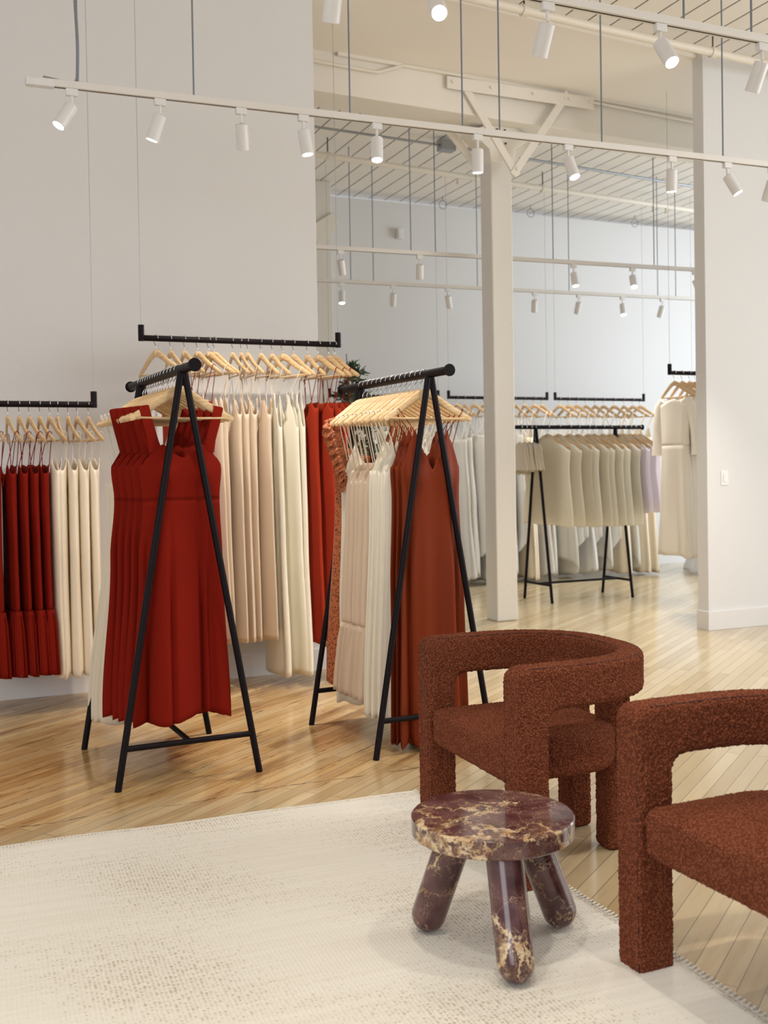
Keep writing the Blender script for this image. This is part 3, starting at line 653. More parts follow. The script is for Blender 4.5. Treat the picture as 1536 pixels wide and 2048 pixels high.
SPEC = {
 'rust_tier': dict(m='rust', ms='rust2', zt=-0.335, zw=-0.52, zr=-1.13, zh=-1.485, nb=[(0, -0.12), (0.4, -0.08), (0.75, 0), (1, -0.05)], nf=[(0, -0.01), (0.7, 0.0), (1, -0.05)], k=2,
     prof=[(0.33, 0.13, 0.034, 0.002), (0.50, 0.13, 0.030, 0.005), (0.8, 0.15, 0.024, 0.012), (1.13, 0.165, 0.024, 0.016), (1.485, 0.19, 0.026, 0.018)], strap=('thin', 0.095, 0.165, 0.0024)),
 'cream_low': dict(m='creamsat', zt=-0.31, zw=-0.50, zh=-1.50, nb=[(0, -0.14), (0.5, -0.07), (0.7, 0), (1, -0.06)], nf=[(0, -0.03), (0.6, 0.01), (1, -0.06)], k=3,
     prof=[(0.3, 0.12, 0.034, 0.005), (0.5, 0.13, 0.026, 0.008), (0.9, 0.145, 0.022, 0.014), (1.5, 0.17, 0.026, 0.018)], strap=('thin', 0.09, 0.165, 0.0013), hem_drop=0.012),
 'blush_high': dict(m='blush', zt=-0.345, zw=-0.56, zh=-1.79, nb=[(0, -0.20), (0.35, -0.14), (0.72, 0), (1, -0.10)], nf=[(0, -0.06), (0.6, 0.0), (1, -0.10)], k=2,
     prof=[(0.34, 0.14, 0.034, 0.002), (0.56, 0.13, 0.030, 0.005), (1.0, 0.15, 0.024, 0.010), (1.79, 0.18, 0.026, 0.016)], strap=('thin', 0.10, 0.165, 0.0022), hem_drop=0.01),
 'ivory_high': dict(m='ivory', zt=-0.30, zw=-0.62, zh=-2.0, nb=[(0, -0.24), (0.3, -0.16), (0.6, 0.0), (0.8, -0.10), (1, -0.22)], nf=[(0, -0.24), (0.3, -0.13), (0.6, 0.0), (0.8, -0.1), (1, -0.22)], k=3,
     prof=[(0.3, 0.11, 0.020, 0.002), (0.5, 0.13, 0.026, 0.006), (1.2, 0.14, 0.024, 0.014), (2.0, 0.18, 0.028, 0.022)], strap=('thin', 0.055, 0.165, 0.0016), hem_drop=0.015),
 'rust_high': dict(m='rustb', ms='rust2', zt=-0.365, zw=-0.60, zh=-1.84, nb=[(0, -0.13), (0.4, -0.09), (0.8, 0), (1, -0.04)], nf=[(0, 0.0), (0.7, 0.0), (1, -0.04)], k=2,
     prof=[(0.36, 0.14, 0.036, 0.002), (0.6, 0.13, 0.032, 0.005), (1.1, 0.15, 0.026, 0.012), (1.84, 0.18, 0.028, 0.018)], strap=('thin', 0.11, 0.165, 0.0024)),
 'rust_wide': dict(m='rust', ms='rust', zt=-0.315, zw=-0.545, zh=-1.475, N=220, seam=True, nf=[(0, -0.055), (0.25, -0.040), (0.55, 0.0), (0.78, -0.02), (0.9, -0.055), (1, -0.085)], nb=[(0, -0.03), (0.5, -0.01), (0.8, -0.01), (1, -0.085)], k=4, nr=34,
     prof=[(0.31, 0.152, 0.028, 0.001), (0.42, 0.176, 0.034, 0.003), (0.545, 0.166, 0.026, 0.002), (0.8, 0.178, 0.030, 0.016), (1.475, 0.200, 0.040, 0.046)], strap=('wide', 0.112, 0.160, 0.0215), hem_drop=0.01, on_top=True, var=5, crease=[(0.43, 0.030), (-0.33, 0.026), (0.62, 0.018)], hemw=0.014, bust=0.022, bz=-0.425),
 'blush_ribbon': dict(m='blush', zt=-0.40, zw=-0.62, zh=-1.52, nf=[(0, -0.10), (0.6, 0.0), (1, -0.08)], nb=[(0, -0.04), (1, -0.06)], k=5,
     prof=[(0.40, 0.15, 0.028, 0.003), (0.62, 0.15, 0.024, 0.006), (1.52, 0.20, 0.026, 0.016)], strap=('wide', 0.11, 0.17, 0.010), ms='offwhite'),
 'champagne_long': dict(m='champagne', zt=-0.38, zw=-0.60, zh=-1.58, nf=[(0, -0.14), (0.6, 0.0), (1, -0.10)], nb=[(0, -0.08), (1, -0.10)], k=6,
     prof=[(0.38, 0.15, 0.028, 0.004), (0.6, 0.15, 0.024, 0.008), (1.58, 0.25, 0.03, 0.02)], strap=('thin', 0.10, 0.17, 0.003), ms='offwhite'),
 'copper_slip': dict(m='copper', ms='copper', zt=-0.255, zw=-0.56, zh=-1.70, N=120, nf=[(0, -0.185), (0.25, -0.11), (0.50, -0.03), (0.62, 0.0), (0.75, -0.05), (1, -0.17)], nb=[(0, -0.22), (0.6, -0.20), (1, -0.17)], k=7, nr=34, bust=0.012, bz=-0.46, hemw=0.02,
     prof=[(0.25, 0.135, 0.022, 0.002), (0.45, 0.150, 0.030, 0.006), (0.56, 0.145, 0.028, 0.008), (1.0, 0.158, 0.030, 0.026), (1.70, 0.165, 0.036, 0.042)], strap=('thin', 0.085, 0.165, 0.0020)),
 'blush_tier': dict(m='blush', zt=-0.40, zw=-0.60, zr=-1.20, zh=-1.545, nf=[(0, -0.02), (0.6, 0.0), (0.9, -0.04), (1, -0.09)], nb=[(0, -0.04), (1, -0.09)], k=5,
     prof=[(0.40, 0.135, 0.028, 0.002), (0.6, 0.155, 0.026, 0.006), (1.2, 0.18, 0.026, 0.014), (1.545, 0.205, 0.03, 0.016)], strap=('thin', 0.10, 0.165, 0.0026)),
 'ivory_slip': dict(m='ivory', zt=-0.30, zw=-0.56, zh=-1.62, nf=[(0, -0.17), (0.3, -0.09), (0.6, 0.0), (0.75, -0.05), (1, -0.14)], nb=[(0, -0.18), (1, -0.14)], k=6,
     prof=[(0.30, 0.13, 0.022, 0.003), (0.56, 0.145, 0.026, 0.008), (1.62, 0.185, 0.03, 0.02)], strap=('thin', 0.09, 0.165, 0.0028)),
 'orange_print': dict(m='print', zt=-0.30, zw=-0.52, zh=-1.52, nf=[(0, -0.12), (0.6, -0.02), (1, -0.06)], nb=[(0, -0.06), (1, -0.06)], k=6, var=1, ruffle=True,
     prof=[(0.30, 0.19, 0.04, 0.006), (0.52, 0.17, 0.04, 0.008), (1.52, 0.235, 0.05, 0.02)], strap=('wide', 0.13, 0.19, 0.022)),
 'gown_white': dict(m='white', zt=-0.33, zw=-0.60, zh=-2.03, N=72, nf=[(0, -0.16), (0.6, 0.0), (1, -0.14)], nb=[(0, -0.14), (1, -0.14)], k=7,
     prof=[(0.33, 0.15, 0.03, 0.004), (0.6, 0.15, 0.03, 0.008), (1.2, 0.20, 0.04, 0.018), (2.03, 0.29, 0.05, 0.03)], strap=('thin', 0.09, 0.17, 0.006), hem_drop=0.05),
 'gown_off': dict(m='offwhite', zt=-0.35, zw=-0.62, zh=-1.93, N=72, nf=[(0, -0.10), (0.6, 0.0), (1, -0.10)], nb=[(0, -0.08), (1, -0.10)], k=6,
     prof=[(0.35, 0.15, 0.035, 0.004), (0.62, 0.15, 0.04, 0.008), (1.2, 0.20, 0.05, 0.02), (1.93, 0.26, 0.05, 0.03)], strap=('thin', 0.09, 0.17, 0.006), hem_drop=0.10),
 'gown_short': dict(m='white', zt=-0.30, zw=-0.60, zh=-1.72, N=72, nf=[(0, -0.14), (0.6, 0.0), (1, -0.12)], nb=[(0, -0.1), (1, -0.12)], k=6,
     prof=[(0.30, 0.15, 0.035, 0.004), (0.62, 0.15, 0.04, 0.008), (1.72, 0.26, 0.05, 0.03)], strap=('thin', 0.09, 0.17, 0.006), hem_drop=0.14),
 'gown_lace': dict(m='lace', zt=-0.32, zw=-0.62, zh=-2.02, N=72, nf=[(0, -0.05), (0.6, 0.0), (1, -0.06)], nb=[(0, -0.05), (1, -0.06)], k=6, var=2,
     prof=[(0.32, 0.16, 0.035, 0.004), (0.62, 0.15, 0.04, 0.008), (1.2, 0.2, 0.05, 0.02), (2.02, 0.25, 0.045, 0.03)], strap=('thin', 0.09, 0.17, 0.006), hem_drop=0.04),
 'gown_satin': dict(m='creamsat', zt=-0.33, zw=-0.60, zh=-2.04, N=72, nf=[(0, -0.14), (0.6, 0.0), (1, -0.12)], nb=[(0, -0.1), (1, -0.12)], k=6, var=2,
     prof=[(0.33, 0.15, 0.035, 0.004), (0.62, 0.15, 0.04, 0.008), (1.2, 0.2, 0.05, 0.02), (2.04, 0.25, 0.045, 0.025)], strap=('thin', 0.09, 0.17, 0.005), hem_drop=0.02),
 'ball': dict(m='tulle', zt=-0.33, zw=-0.66, zh=-2.07, N=96, nf=[(0, -0.14), (0.6, 0.0), (1, -0.12)], nb=[(0, -0.1), (1, -0.12)], k=12, var=1,
     prof=[(0.33, 0.15, 0.05, 0.004), (0.66, 0.15, 0.06, 0.008), (1.0, 0.30, 0.12, 0.02), (1.7, 0.44, 0.22, 0.03), (2.07, 0.75, 0.34, 0.05)], strap=('thin', 0.09, 0.17, 0.006), hem_drop=0.0),
 'veil_top': dict(m='veil', zt=-0.085, zw=-0.32, zh=-0.95, N=72, nf=[(0, -0.03), (0.15, 0.0), (0.6, -0.08), (1, -0.15)], nb=[(0, -0.01), (0.15, 0.0), (0.6, -0.08), (1, -0.15)], k=6,
     prof=[(0.07, 0.19, 0.016, 0.0), (0.22, 0.235, 0.022, 0.004), (0.4, 0.225, 0.022, 0.008), (0.95, 0.26, 0.026, 0.014)], hem_drop=0.02),
 'lilac_top': dict(m='veil2', zt=-0.085, zw=-0.32, zh=-0.83, N=72, nf=[(0, -0.03), (0.15, 0.0), (0.6, -0.08), (1, -0.15)], nb=[(0, -0.01), (0.15, 0.0), (0.6, -0.08), (1, -0.15)], k=6,
     prof=[(0.07, 0.19, 0.016, 0.0), (0.22, 0.235, 0.020, 0.004), (0.4, 0.225, 0.022, 0.008), (0.83, 0.26, 0.026, 0.012)], hem_drop=0.02),
 'capelet': dict(m='lace', zt=-0.12, zw=-0.24, zh=-0.43, N=72, nf=[(0, -0.04), (1, -0.05)], nb=[(0, -0.02), (1, -0.04)], k=9, nr=10,
     prof=[(0.12, 0.06, 0.02, 0.003), (0.22, 0.11, 0.03, 0.01), (0.43, 0.16, 0.035, 0.016)], hem_drop=0.02),
 'sleeved': dict(m='sleeved', zt=-0.20, zw=-0.62, zh=-1.56, nf=[(0, -0.09), (0.25, -0.03), (0.6, 0.0), (1, -0.07)], nb=[(0, -0.03), (1, -0.07)], k=5, sleeve=True,
     prof=[(0.20, 0.185, 0.035, 0.002), (0.6, 0.165, 0.05, 0.006), (1.0, 0.19, 0.055, 0.016), (1.56, 0.235, 0.065, 0.026)]),
}
# ------------------------------------------------------------------ suspended wall rails
def hang_rail(x0, x1, y, z, label, group='rails hung on wires', wires=True, left=True, right=True):
    e = empty('hanging_rail', (x0, y, z)); L = x1 - x0
    b = MB().tube([(0, 0, 0), (L, 0, 0)], 0.0175, 16); b.build('bar', 'black', e)
    for on, x in ((left, 0.0), (right, L)):
        if not on: continue
        up_ = MB().tube([(x, 0, -0.0175), (x, 0, 0.075)], 0.0178, 16).build('end_upright', 'black', e)
        MB().tube([(x, 0, 0.07), (x, 0, 4.5 - z)], 0.0016, 6).build('suspension_wire', 'wire', up_)
    return tag(e, label, 'clothes rail', group)
YL = 6.20
hang_rail(-0.55, 0.94, YL, 1.695, 'short black hanging rail cut off by the left picture edge', left=True)
hang_rail(1.215, 2.435, YL, 2.083, 'black hanging rail centre left, holding blush, cream and rust dresses')
rnd = random.Random(5)
LOW = [0.40, 0.476, 0.536, 0.588, 0.645, 0.698, 0.742, 0.797, 0.848, 0.909]
for i, x in enumerate(LOW):
    rz = PI / 2 + rnd.uniform(-0.10, 0.14)
    hanger(x, YL, 1.695, rz, f'pale wooden hanger, {ORD[i]} from left on the rail at the left edge', 'hangers on the left edge rail')
    key = 'rust_tier' if i < 5 else 'cream_low'
    d = 'rust dress with gathered hem tier' if i < 5 else 'cream satin slip dress'
    dress(key, x + (0.0 if i < 5 else 0.012), YL, 1.695, rz, f'{d}, {ORD[i if i < 5 else i - 5]} of its kind on the left edge rail', 'rust tiered dresses, left edge rail' if i < 5 else 'cream dresses, left edge rail', i)
HIGH = [1.299, 1.384, 1.467, 1.544, 1.611, 1.646, 1.757, 1.81, 1.85, 1.933, 2.003, 2.072, 2.141, 2.231, 2.303, 2.371, 2.412]
cnt = {}
for i, x in enumerate(HIGH):
    rz = PI / 2 + [0.42, 0.1, 0.12, 0.22, 0.30, 0.26, -0.02, -0.1, -0.02, 0.03, 0.02, 0.34, 0.12, 0.0, 0.26, 0.12, 0.16][i]
    hanger(x, YL, 2.083, rz, f'pale wooden hanger, {ORD[i]} from left on the centre-left hanging rail', 'hangers on the centre-left rail')
    if i == 0: continue
    key = 'rust_high' if i < 4 or i > 12 else 'blush_high' if i < 10 else 'ivory_high'
    cnt[key] = cnt.get(key, 0) + 1
    d = {'rust_high': 'rust red strappy dress', 'blush_high': 'blush strappy dress', 'ivory_high': 'ivory satin slip dress'}[key]
    dress(key, x, YL, 2.083, rz, f'long {d}, {ORD[cnt[key] - 1]} of that colour on the centre-left rail', f'{d}es on the centre-left rail', i)

# ------------------------------------------------------------------ A-frame racks
def a_rack(loc, rz, label, Ltop=(-0.18, 0.98), frames=(0.0, 0.76), zr=1.735, half=0.304):
    """rail along local y, feet spread along local x"""
    e = empty('clothes_rack', loc, rz)
    MB().tube([(0, Ltop[0], zr), (0, Ltop[1], zr)], 0.0195, 20).build('rail', 'black', e)
    for y in Ltop: 
        s_ = -1 if y < 0.3 else 1
        MB().tube([(0, y, zr), (0, y + s_ * 0.006, zr)], 0.0275, 24).build('end_cap', 'black', e)
    for y in frames:
        for sg in (-1, 1):
            MB().tube([(0.008 * sg, y, zr - 0.012), (half * sg, y, 0.0)], 0.0145, 14).build('leg', 'black', e)
        zc = 0.17; xc = half * (1 - zc / zr)
        MB().tube([(-xc, y, zc), (xc, y, zc)], 0.0125, 12).build('cross_bar', 'black', e)
        MB().box(-0.02, 0.02, y - 0.008, y + 0.008, zr - 0.07, zr - 0.01).build('gusset', 'black', e, smooth=False, bevel=0.003)
    MB().tube([(0, frames[0], 0.17), (0, frames[1], 0.17)], 0.0115, 12).build('floor_spreader', 'black', e)
    return tag(e, label, 'clothes rack', 'black A-frame racks')
RA = ((1.036, 4.42, 0), math.radians(2.0)); RB = ((2.165, 4.375, 0), math.radians(2.4))
a_rack(RA[0], RA[1], 'black A-frame floor rack at left with rust wide-strap dresses in front')
a_rack(RB[0], RB[1], 'black A-frame floor rack behind the armchairs with copper slip dresses in front')
def rack_pos(R, ly):
    (x, y, z), a = R; return x - ly * math.sin(a), y + ly * math.cos(a), 1.735
seqA = ['rust_wide'] * 5 + ['blush_ribbon'] * 5 + ['champagne_long'] * 4
nmA = {'rust_wide': 'rust midi dress with wide shoulder straps', 'blush_ribbon': 'blush dress on white ribbon straps', 'champagne_long': 'champagne chiffon dress'}
c_ = {}
for i, key in enumerate(seqA):
    ly = 0.055 + (i * 0.060 if i < 5 else 0.24 + (i - 4) * 0.048); x, y, z = rack_pos(RA, ly); rz = RA[1] + rnd.uniform(-0.07, 0.07) - (0.04 if i == 0 else 0)
    hanger(x, y, z, rz, f'pale wooden hanger, {ORD[i]} from the front on the left A-frame rack', 'hangers on the left A-frame rack')
    c_[key] = c_.get(key, 0) + 1
    off = -0.017 * min(i, 5) if i < 5 else -0.03
    dress(key, x + off, y, z, rz, f'{nmA[key]}, {ORD[c_[key] - 1]} of its kind from front, left A-frame rack', nmA[key] + 's on the left rack', i)
seqB = ['copper_slip'] * 3 + ['ivory_slip'] * 4 + ['blush_tier'] * 5 + ['ivory_slip'] * 1 + ['orange_print']
nmB = {'copper_slip': 'copper satin slip dress', 'ivory_slip': 'ivory satin slip dress', 'blush_tier': 'blush dress with gathered hem', 'orange_print': 'orange printed dress with ruffled shoulders'}
c_ = {}
for i, key in enumerate(seqB):
    ly = 0.05 + i * 0.052; x, y, z = rack_pos(RB, ly); rz = RB[1] + rnd.uniform(-0.06, 0.06) - (0.05 if i < 1 else 0)
    hanger(x, y, z, rz, f'pale wooden hanger, {ORD[i]} from the front on the rack behind the armchairs', 'hangers on the rack behind the armchairs')
    c_[key] = c_.get(key, 0) + 1
    lab = f'{nmB[key]}, {ORD[c_[key] - 1]} of its kind from front, rack behind armchairs' if seqB.count(key) > 1 else nmB[key] + ' at the back of the rack behind the armchairs'
    dress(key, x + (0.02 if key == 'copper_slip' else 0), y, z, rz, lab, nmB[key] + 's on the rack behind the armchairs' if seqB.count(key) > 1 else 'printed dresses', i)

# far room rack
fr = a_rack((5.51, 8.84, 0), -PI / 2, 'black A-frame rack of sheer tops in the far room right of the post', Ltop=(-0.30, 1.26), frames=(0.0, 0.93), zr=1.685, half=0.25)
FX = [5.643, 5.769, 5.893, 5.996, 6.116, 6.186, 6.291, 6.379, 6.486, 6.545, 6.617, 6.671, 6.735]
for i, x in enumerate(FX):
    rz = PI / 2 + rnd.uniform(-0.15, 0.2) + 0.5
    hanger(x, 8.84, 1.685, rz, f'tan wooden hanger, {ORD[i]} from left on the far room rack', 'hangers on the far room rack', 'hanger_far')
    if i < 9: dress('veil_top', x, 8.84, 1.685, rz, f'sheer champagne top, {ORD[i]} from left on the far room rack', 'sheer champagne tops', i, 'sheer_top', 'top')
    else: dress('lilac_top', x, 8.84, 1.685, rz, f'sheer pale lilac top, {ORD[i - 9]} of its kind from left, far room rack', 'sheer lilac tops', i, 'sheer_top', 'top')
for i, x in enumerate([5.345, 5.40, 5.455, 5.50]):
    e = dress('capelet', x, 8.84, 1.685, PI / 2, f'short lace capelet, {ORD[i]} from left at the rack end beside the post', 'lace capelets', i, 'lace_capelet', 'capelet')
    MB().tube([(0, 0, -0.13), (0, 0, -0.05), (0.015, 0, -0.03)] + [(0.022 * math.cos(a), 0, 0.022 * math.sin(a)) for a in [math.radians(q) for q in range(-30, 195, 20)]], 0.002, 6).build('wire_hook', 'chrome', e)
# far wall rails
YB = 10.45
RAILS = [('far rail left of the post', 4.0, 5.27, [4.10, 4.22, 4.33, 4.45, 4.56, 4.68, 4.80, 4.92, 5.04, 5.16]),
         ('far rail behind the post', 5.40, 6.67, [5.50, 5.60, 5.72, 5.84, 5.96, 6.10, 6.25, 6.37, 6.50, 6.60]),
         ('far rail right of the post', 6.78, 8.03, [6.84, 6.96, 7.08, 7.20, 7.33, 7.45, 7.60, 7.74, 7.87, 7.98])]
gk = ['gown_white', 'gown_off', 'gown_short', 'gown_white', 'gown_lace', 'gown_off', 'gown_short', 'gown_satin', 'gown_white', 'gown_off']
gk2 = ['gown_off', 'gown_short', 'gown_white', 'gown_short', 'gown_off', 'gown_short', 'gown_satin', 'gown_off', 'gown_satin', 'gown_satin']
gd = {'gown_white': 'white chiffon bridal gown', 'gown_off': 'off-white bridal gown', 'gown_short': 'white high-low bridal gown', 'gown_lace': 'beige lace bridal gown', 'gown_satin': 'cream satin bridal gown'}
for r, (lab, x0, x1, xs) in enumerate(RAILS):
    hang_rail(x0, x1, YB, 2.083, 'black hanging rail of bridal gowns, ' + lab)
    for i, x in enumerate(xs):
        rz = PI / 2 + rnd.uniform(-0.1, 0.3) + 0.02
        hanger(x, YB, 2.083, rz, f'tan wooden hanger, {ORD[i]} from left on the {lab}', 'hangers on the ' + lab, 'hanger_far')
        key = (gk if r < 2 else gk2)[i]
        dress(key, x, YB, 2.083, rz, f'{gd[key]}, {ORD[i]} garment from left on the {lab}', 'gowns on the ' + lab, i, 'bridal_gown', 'gown')
hang_rail(5.90, 7.15, 7.32, 2.083, 'black hanging rail partly hidden behind the right wall end')
for i, x in enumerate([5.95, 6.03, 6.11, 6.17]):
    rz = PI / 2 + 0.02 - 0.04 * i
    hanger(x, 7.32, 2.083, rz, f'brown wooden hanger, {ORD[i]} from left on the rail behind the right wall', 'hangers behind the right wall', 'hanger_far')
    dress('sleeved', x, 7.32, 2.083, rz, f'oatmeal dress with elbow sleeves, {ORD[i]} from left behind the right wall', 'oatmeal sleeved dresses', i, 'sleeved_dress')
hanger(8.9, 10.2, 2.083, PI / 2 - 0.7, 'tan wooden hanger holding the white tulle ball gown', 'ball gown hangers', 'hanger_far')
hang_rail(8.55, 9.8, 10.2, 2.083, 'black hanging rail for the ball gown, farthest right in the back room')
dress('ball', 8.9, 10.2, 2.083, PI / 2 - 0.7, 'white tulle ball gown with a wide hem spread on the floor', 'ball gowns', 0, 'ball_gown', 'gown')

# ------------------------------------------------------------------ olive tree behind the rails
e = empty('potted_olive_tree', (2.93, 7.15, 0))
MB().lathe([(0.13, 0), (0.17, 0.02), (0.20, 0.32), (0.21, 0.34), (0.19, 0.34), (0.18, 0.30)], 32).build('pot', 'pot', e)
MB().lathe([(0.02, 0.29), (0.178, 0.29), (0.178, 0.30), (0.02, 0.30)], 24).build('soil', 'soil', e)
r2 = random.Random(3); br_ = MB(); lf = MB()
br_.tube([(0, 0, 0.28), (0.02, 0.01, 0.8), (0.0, 0.0, 1.3), (-0.03, 0.02, 1.8), (-0.06, 0.0, 2.14)], [0.022, 0.018, 0.014, 0.008, 0.003], 8)
tips = []
for k in range(120):
    z0 = 0.75 + 1.32 * r2.random(); a = r2.uniform(0, 2 * PI); L = (0.42 - 0.24 * (z0 - 0.8)) * r2.uniform(0.5, 1.0)
    p0 = Vector((-0.02, 0.01, z0)); pts = [p0]
    for s_ in (0.35, 0.7, 1.0): pts.append(p0 + Vector((math.cos(a) * L * s_, math.sin(a) * L * s_, L * 0.5 * s_ - 0.10 * s_ * s_ + r2.uniform(-0.02, 0.02))))
    br_.tube(pts, [0.006, 0.004, 0.003, 0.0015], 5)
    for s_ in range(14):
        t = r2.uniform(0.15, 1.0); i = min(2, int(t * 3)); q = pts[i].lerp(pts[i + 1], t * 3 - i)
        d = Vector((r2.gauss(0, 1), r2.gauss(0, 1), r2.gauss(0.3, 0.8))).normalized(); w_ = d.cross(Vector((r2.gauss(0, 1), r2.gauss(0, 1), r2.gauss(0, 1)))).normalized()
        LL = r2.uniform(0.04, 0.07); b0 = len(lf.v); nrm = d.cross(w_) * 0.003
        for tt, ww in ((0, 0.0008), (0.35, 0.0075), (0.7, 0.0065), (1, 0.0006)):
            lf.v += [q + d * LL * tt - w_ * ww - nrm * tt, q + d * LL * tt + nrm, q + d * LL * tt + w_ * ww - nrm * tt]
        for s2 in range(3):
            for j in range(2): lf.f.append((b0 + s2 * 3 + j, b0 + s2 * 3 + j + 1, b0 + s2 * 3 + j + 4, b0 + s2 * 3 + j + 3))
br_.build('trunk', 'bark', e); lf.build('foliage', 'leaf', e)
tag(e, 'dark green olive tree standing between the centre-left rail and the far room', 'plant')

# ------------------------------------------------------------------ rug
e = empty('area_rug', (0, 2.4, 0)); b = MB(); nx, ny = 90, 80
r3 = random.Random(8)
def rug_pt(u, v_):
    x1 = 1.812 + 0.012 * math.sin(v_ * 9) + 0.006 * math.sin(v_ * 31); y1 = 3.955 - 0.085 * max(0, (u * 3.9 - 2.1)) / 1.8 + 0.004 * math.sin(u * 40)
    x = -2.1 + (x1 + 2.1) * u; y = -0.6 + (y1 + 0.6) * v_
    return x, y - 2.4
for j in range(ny + 1):
    for i in range(nx + 1):
        x, y = rug_pt(i / nx, j / ny); edge = min(i, nx - i, j, ny - j)
        b.v.append(Vector((x, y, (0.004 if edge == 0 else 0.0105) + 0.0012 * math.sin(x * 7 + y * 3) * math.sin(y * 5))))
for j in range(ny):
    for i in range(nx): q = j * (nx + 1) + i; b.f.append((q, q + 1, q + nx + 2, q + nx + 1))
bot = len(b.v)
for i, j in [(i, 0) for i in range(nx)] + [(nx, j) for j in range(ny)] + [(nx - i, ny) for i in range(nx)] + [(0, ny - j) for j in range(ny)]:
    x, y = rug_pt(i / nx, j / ny); b.v.append(Vector((x, y, 0.0)))
ring = [j * (nx + 1) + i for i, j in [(i, 0) for i in range(nx)] + [(nx, j) for j in range(ny)] + [(nx - i, ny) for i in range(nx)] + [(0, ny - j) for j in range(ny)]]
R_ = len(ring)
for k in range(R_): b.f.append((bot + k, bot + (k + 1) % R_, ring[(k + 1) % R_], ring[k]))
b.f.append(tuple(bot + k for k in reversed(range(R_))))
b.build('woven_field', 'rug', e)
b = MB()
for k in range(0, 260):
    v_ = k / 260; x, y = rug_pt(1.0, v_); b.tube([(x - 0.012, y - 0.004, 0.010), (x + 0.003, y, 0.011), (x + 0.005, y + 0.003, 0.003)], 0.0028, 5)
o = b.build('edge_stitching', 'rug', e); o['kind'] = 'stuff'
tag(e, 'large off-white woven rug with tan flecks under the marble table', 'rug')

# ------------------------------------------------------------------ marble table
e = empty('side_table', (1.405, 2.50, 0.0))
TR, T0, T1_ = 0.219, 0.318, 0.368
prof = [(0.001, T0), (TR - 0.004, T0), (TR, T0 + 0.004), (TR, T0 + 0.006), (TR, T1_ - 0.005), (TR, T1_ - 0.003), (TR - 0.003, T1_), (TR - 0.006, T1_), (0.001, T1_)]
MB().lathe(prof, 96).build('table_top', 'marble', e)
for (fx, fy) in ((1.285, 2.655), (1.350, 2.295), (1.625, 2.520)):
    foot = Vector((fx - 1.405, fy - 2.50, 0.0)); top = Vector((foot.x * 0.40, foot.y * 0.40, T0)); d = (top - foot).normalized(); r = 0.048
    base = foot + Vector((0, 0, r + 0.011)); pts = []; rs = []
    for a in range(0, 91, 10): pts.append(base - d * r * math.cos(math.radians(a))); rs.append(max(0.002, r * math.sin(math.radians(a))))
    L = (top - base).length
    for t in (0.2, 0.5, 0.8, 1.0): pts.append(base + d * L * t); rs.append(r * (1 + 0.02 * t))
    MB().tube(pts, rs, 36).build('leg', 'marble_leg', e)
tag(e, 'round burgundy marble side table with three splayed round-ended legs', 'table')

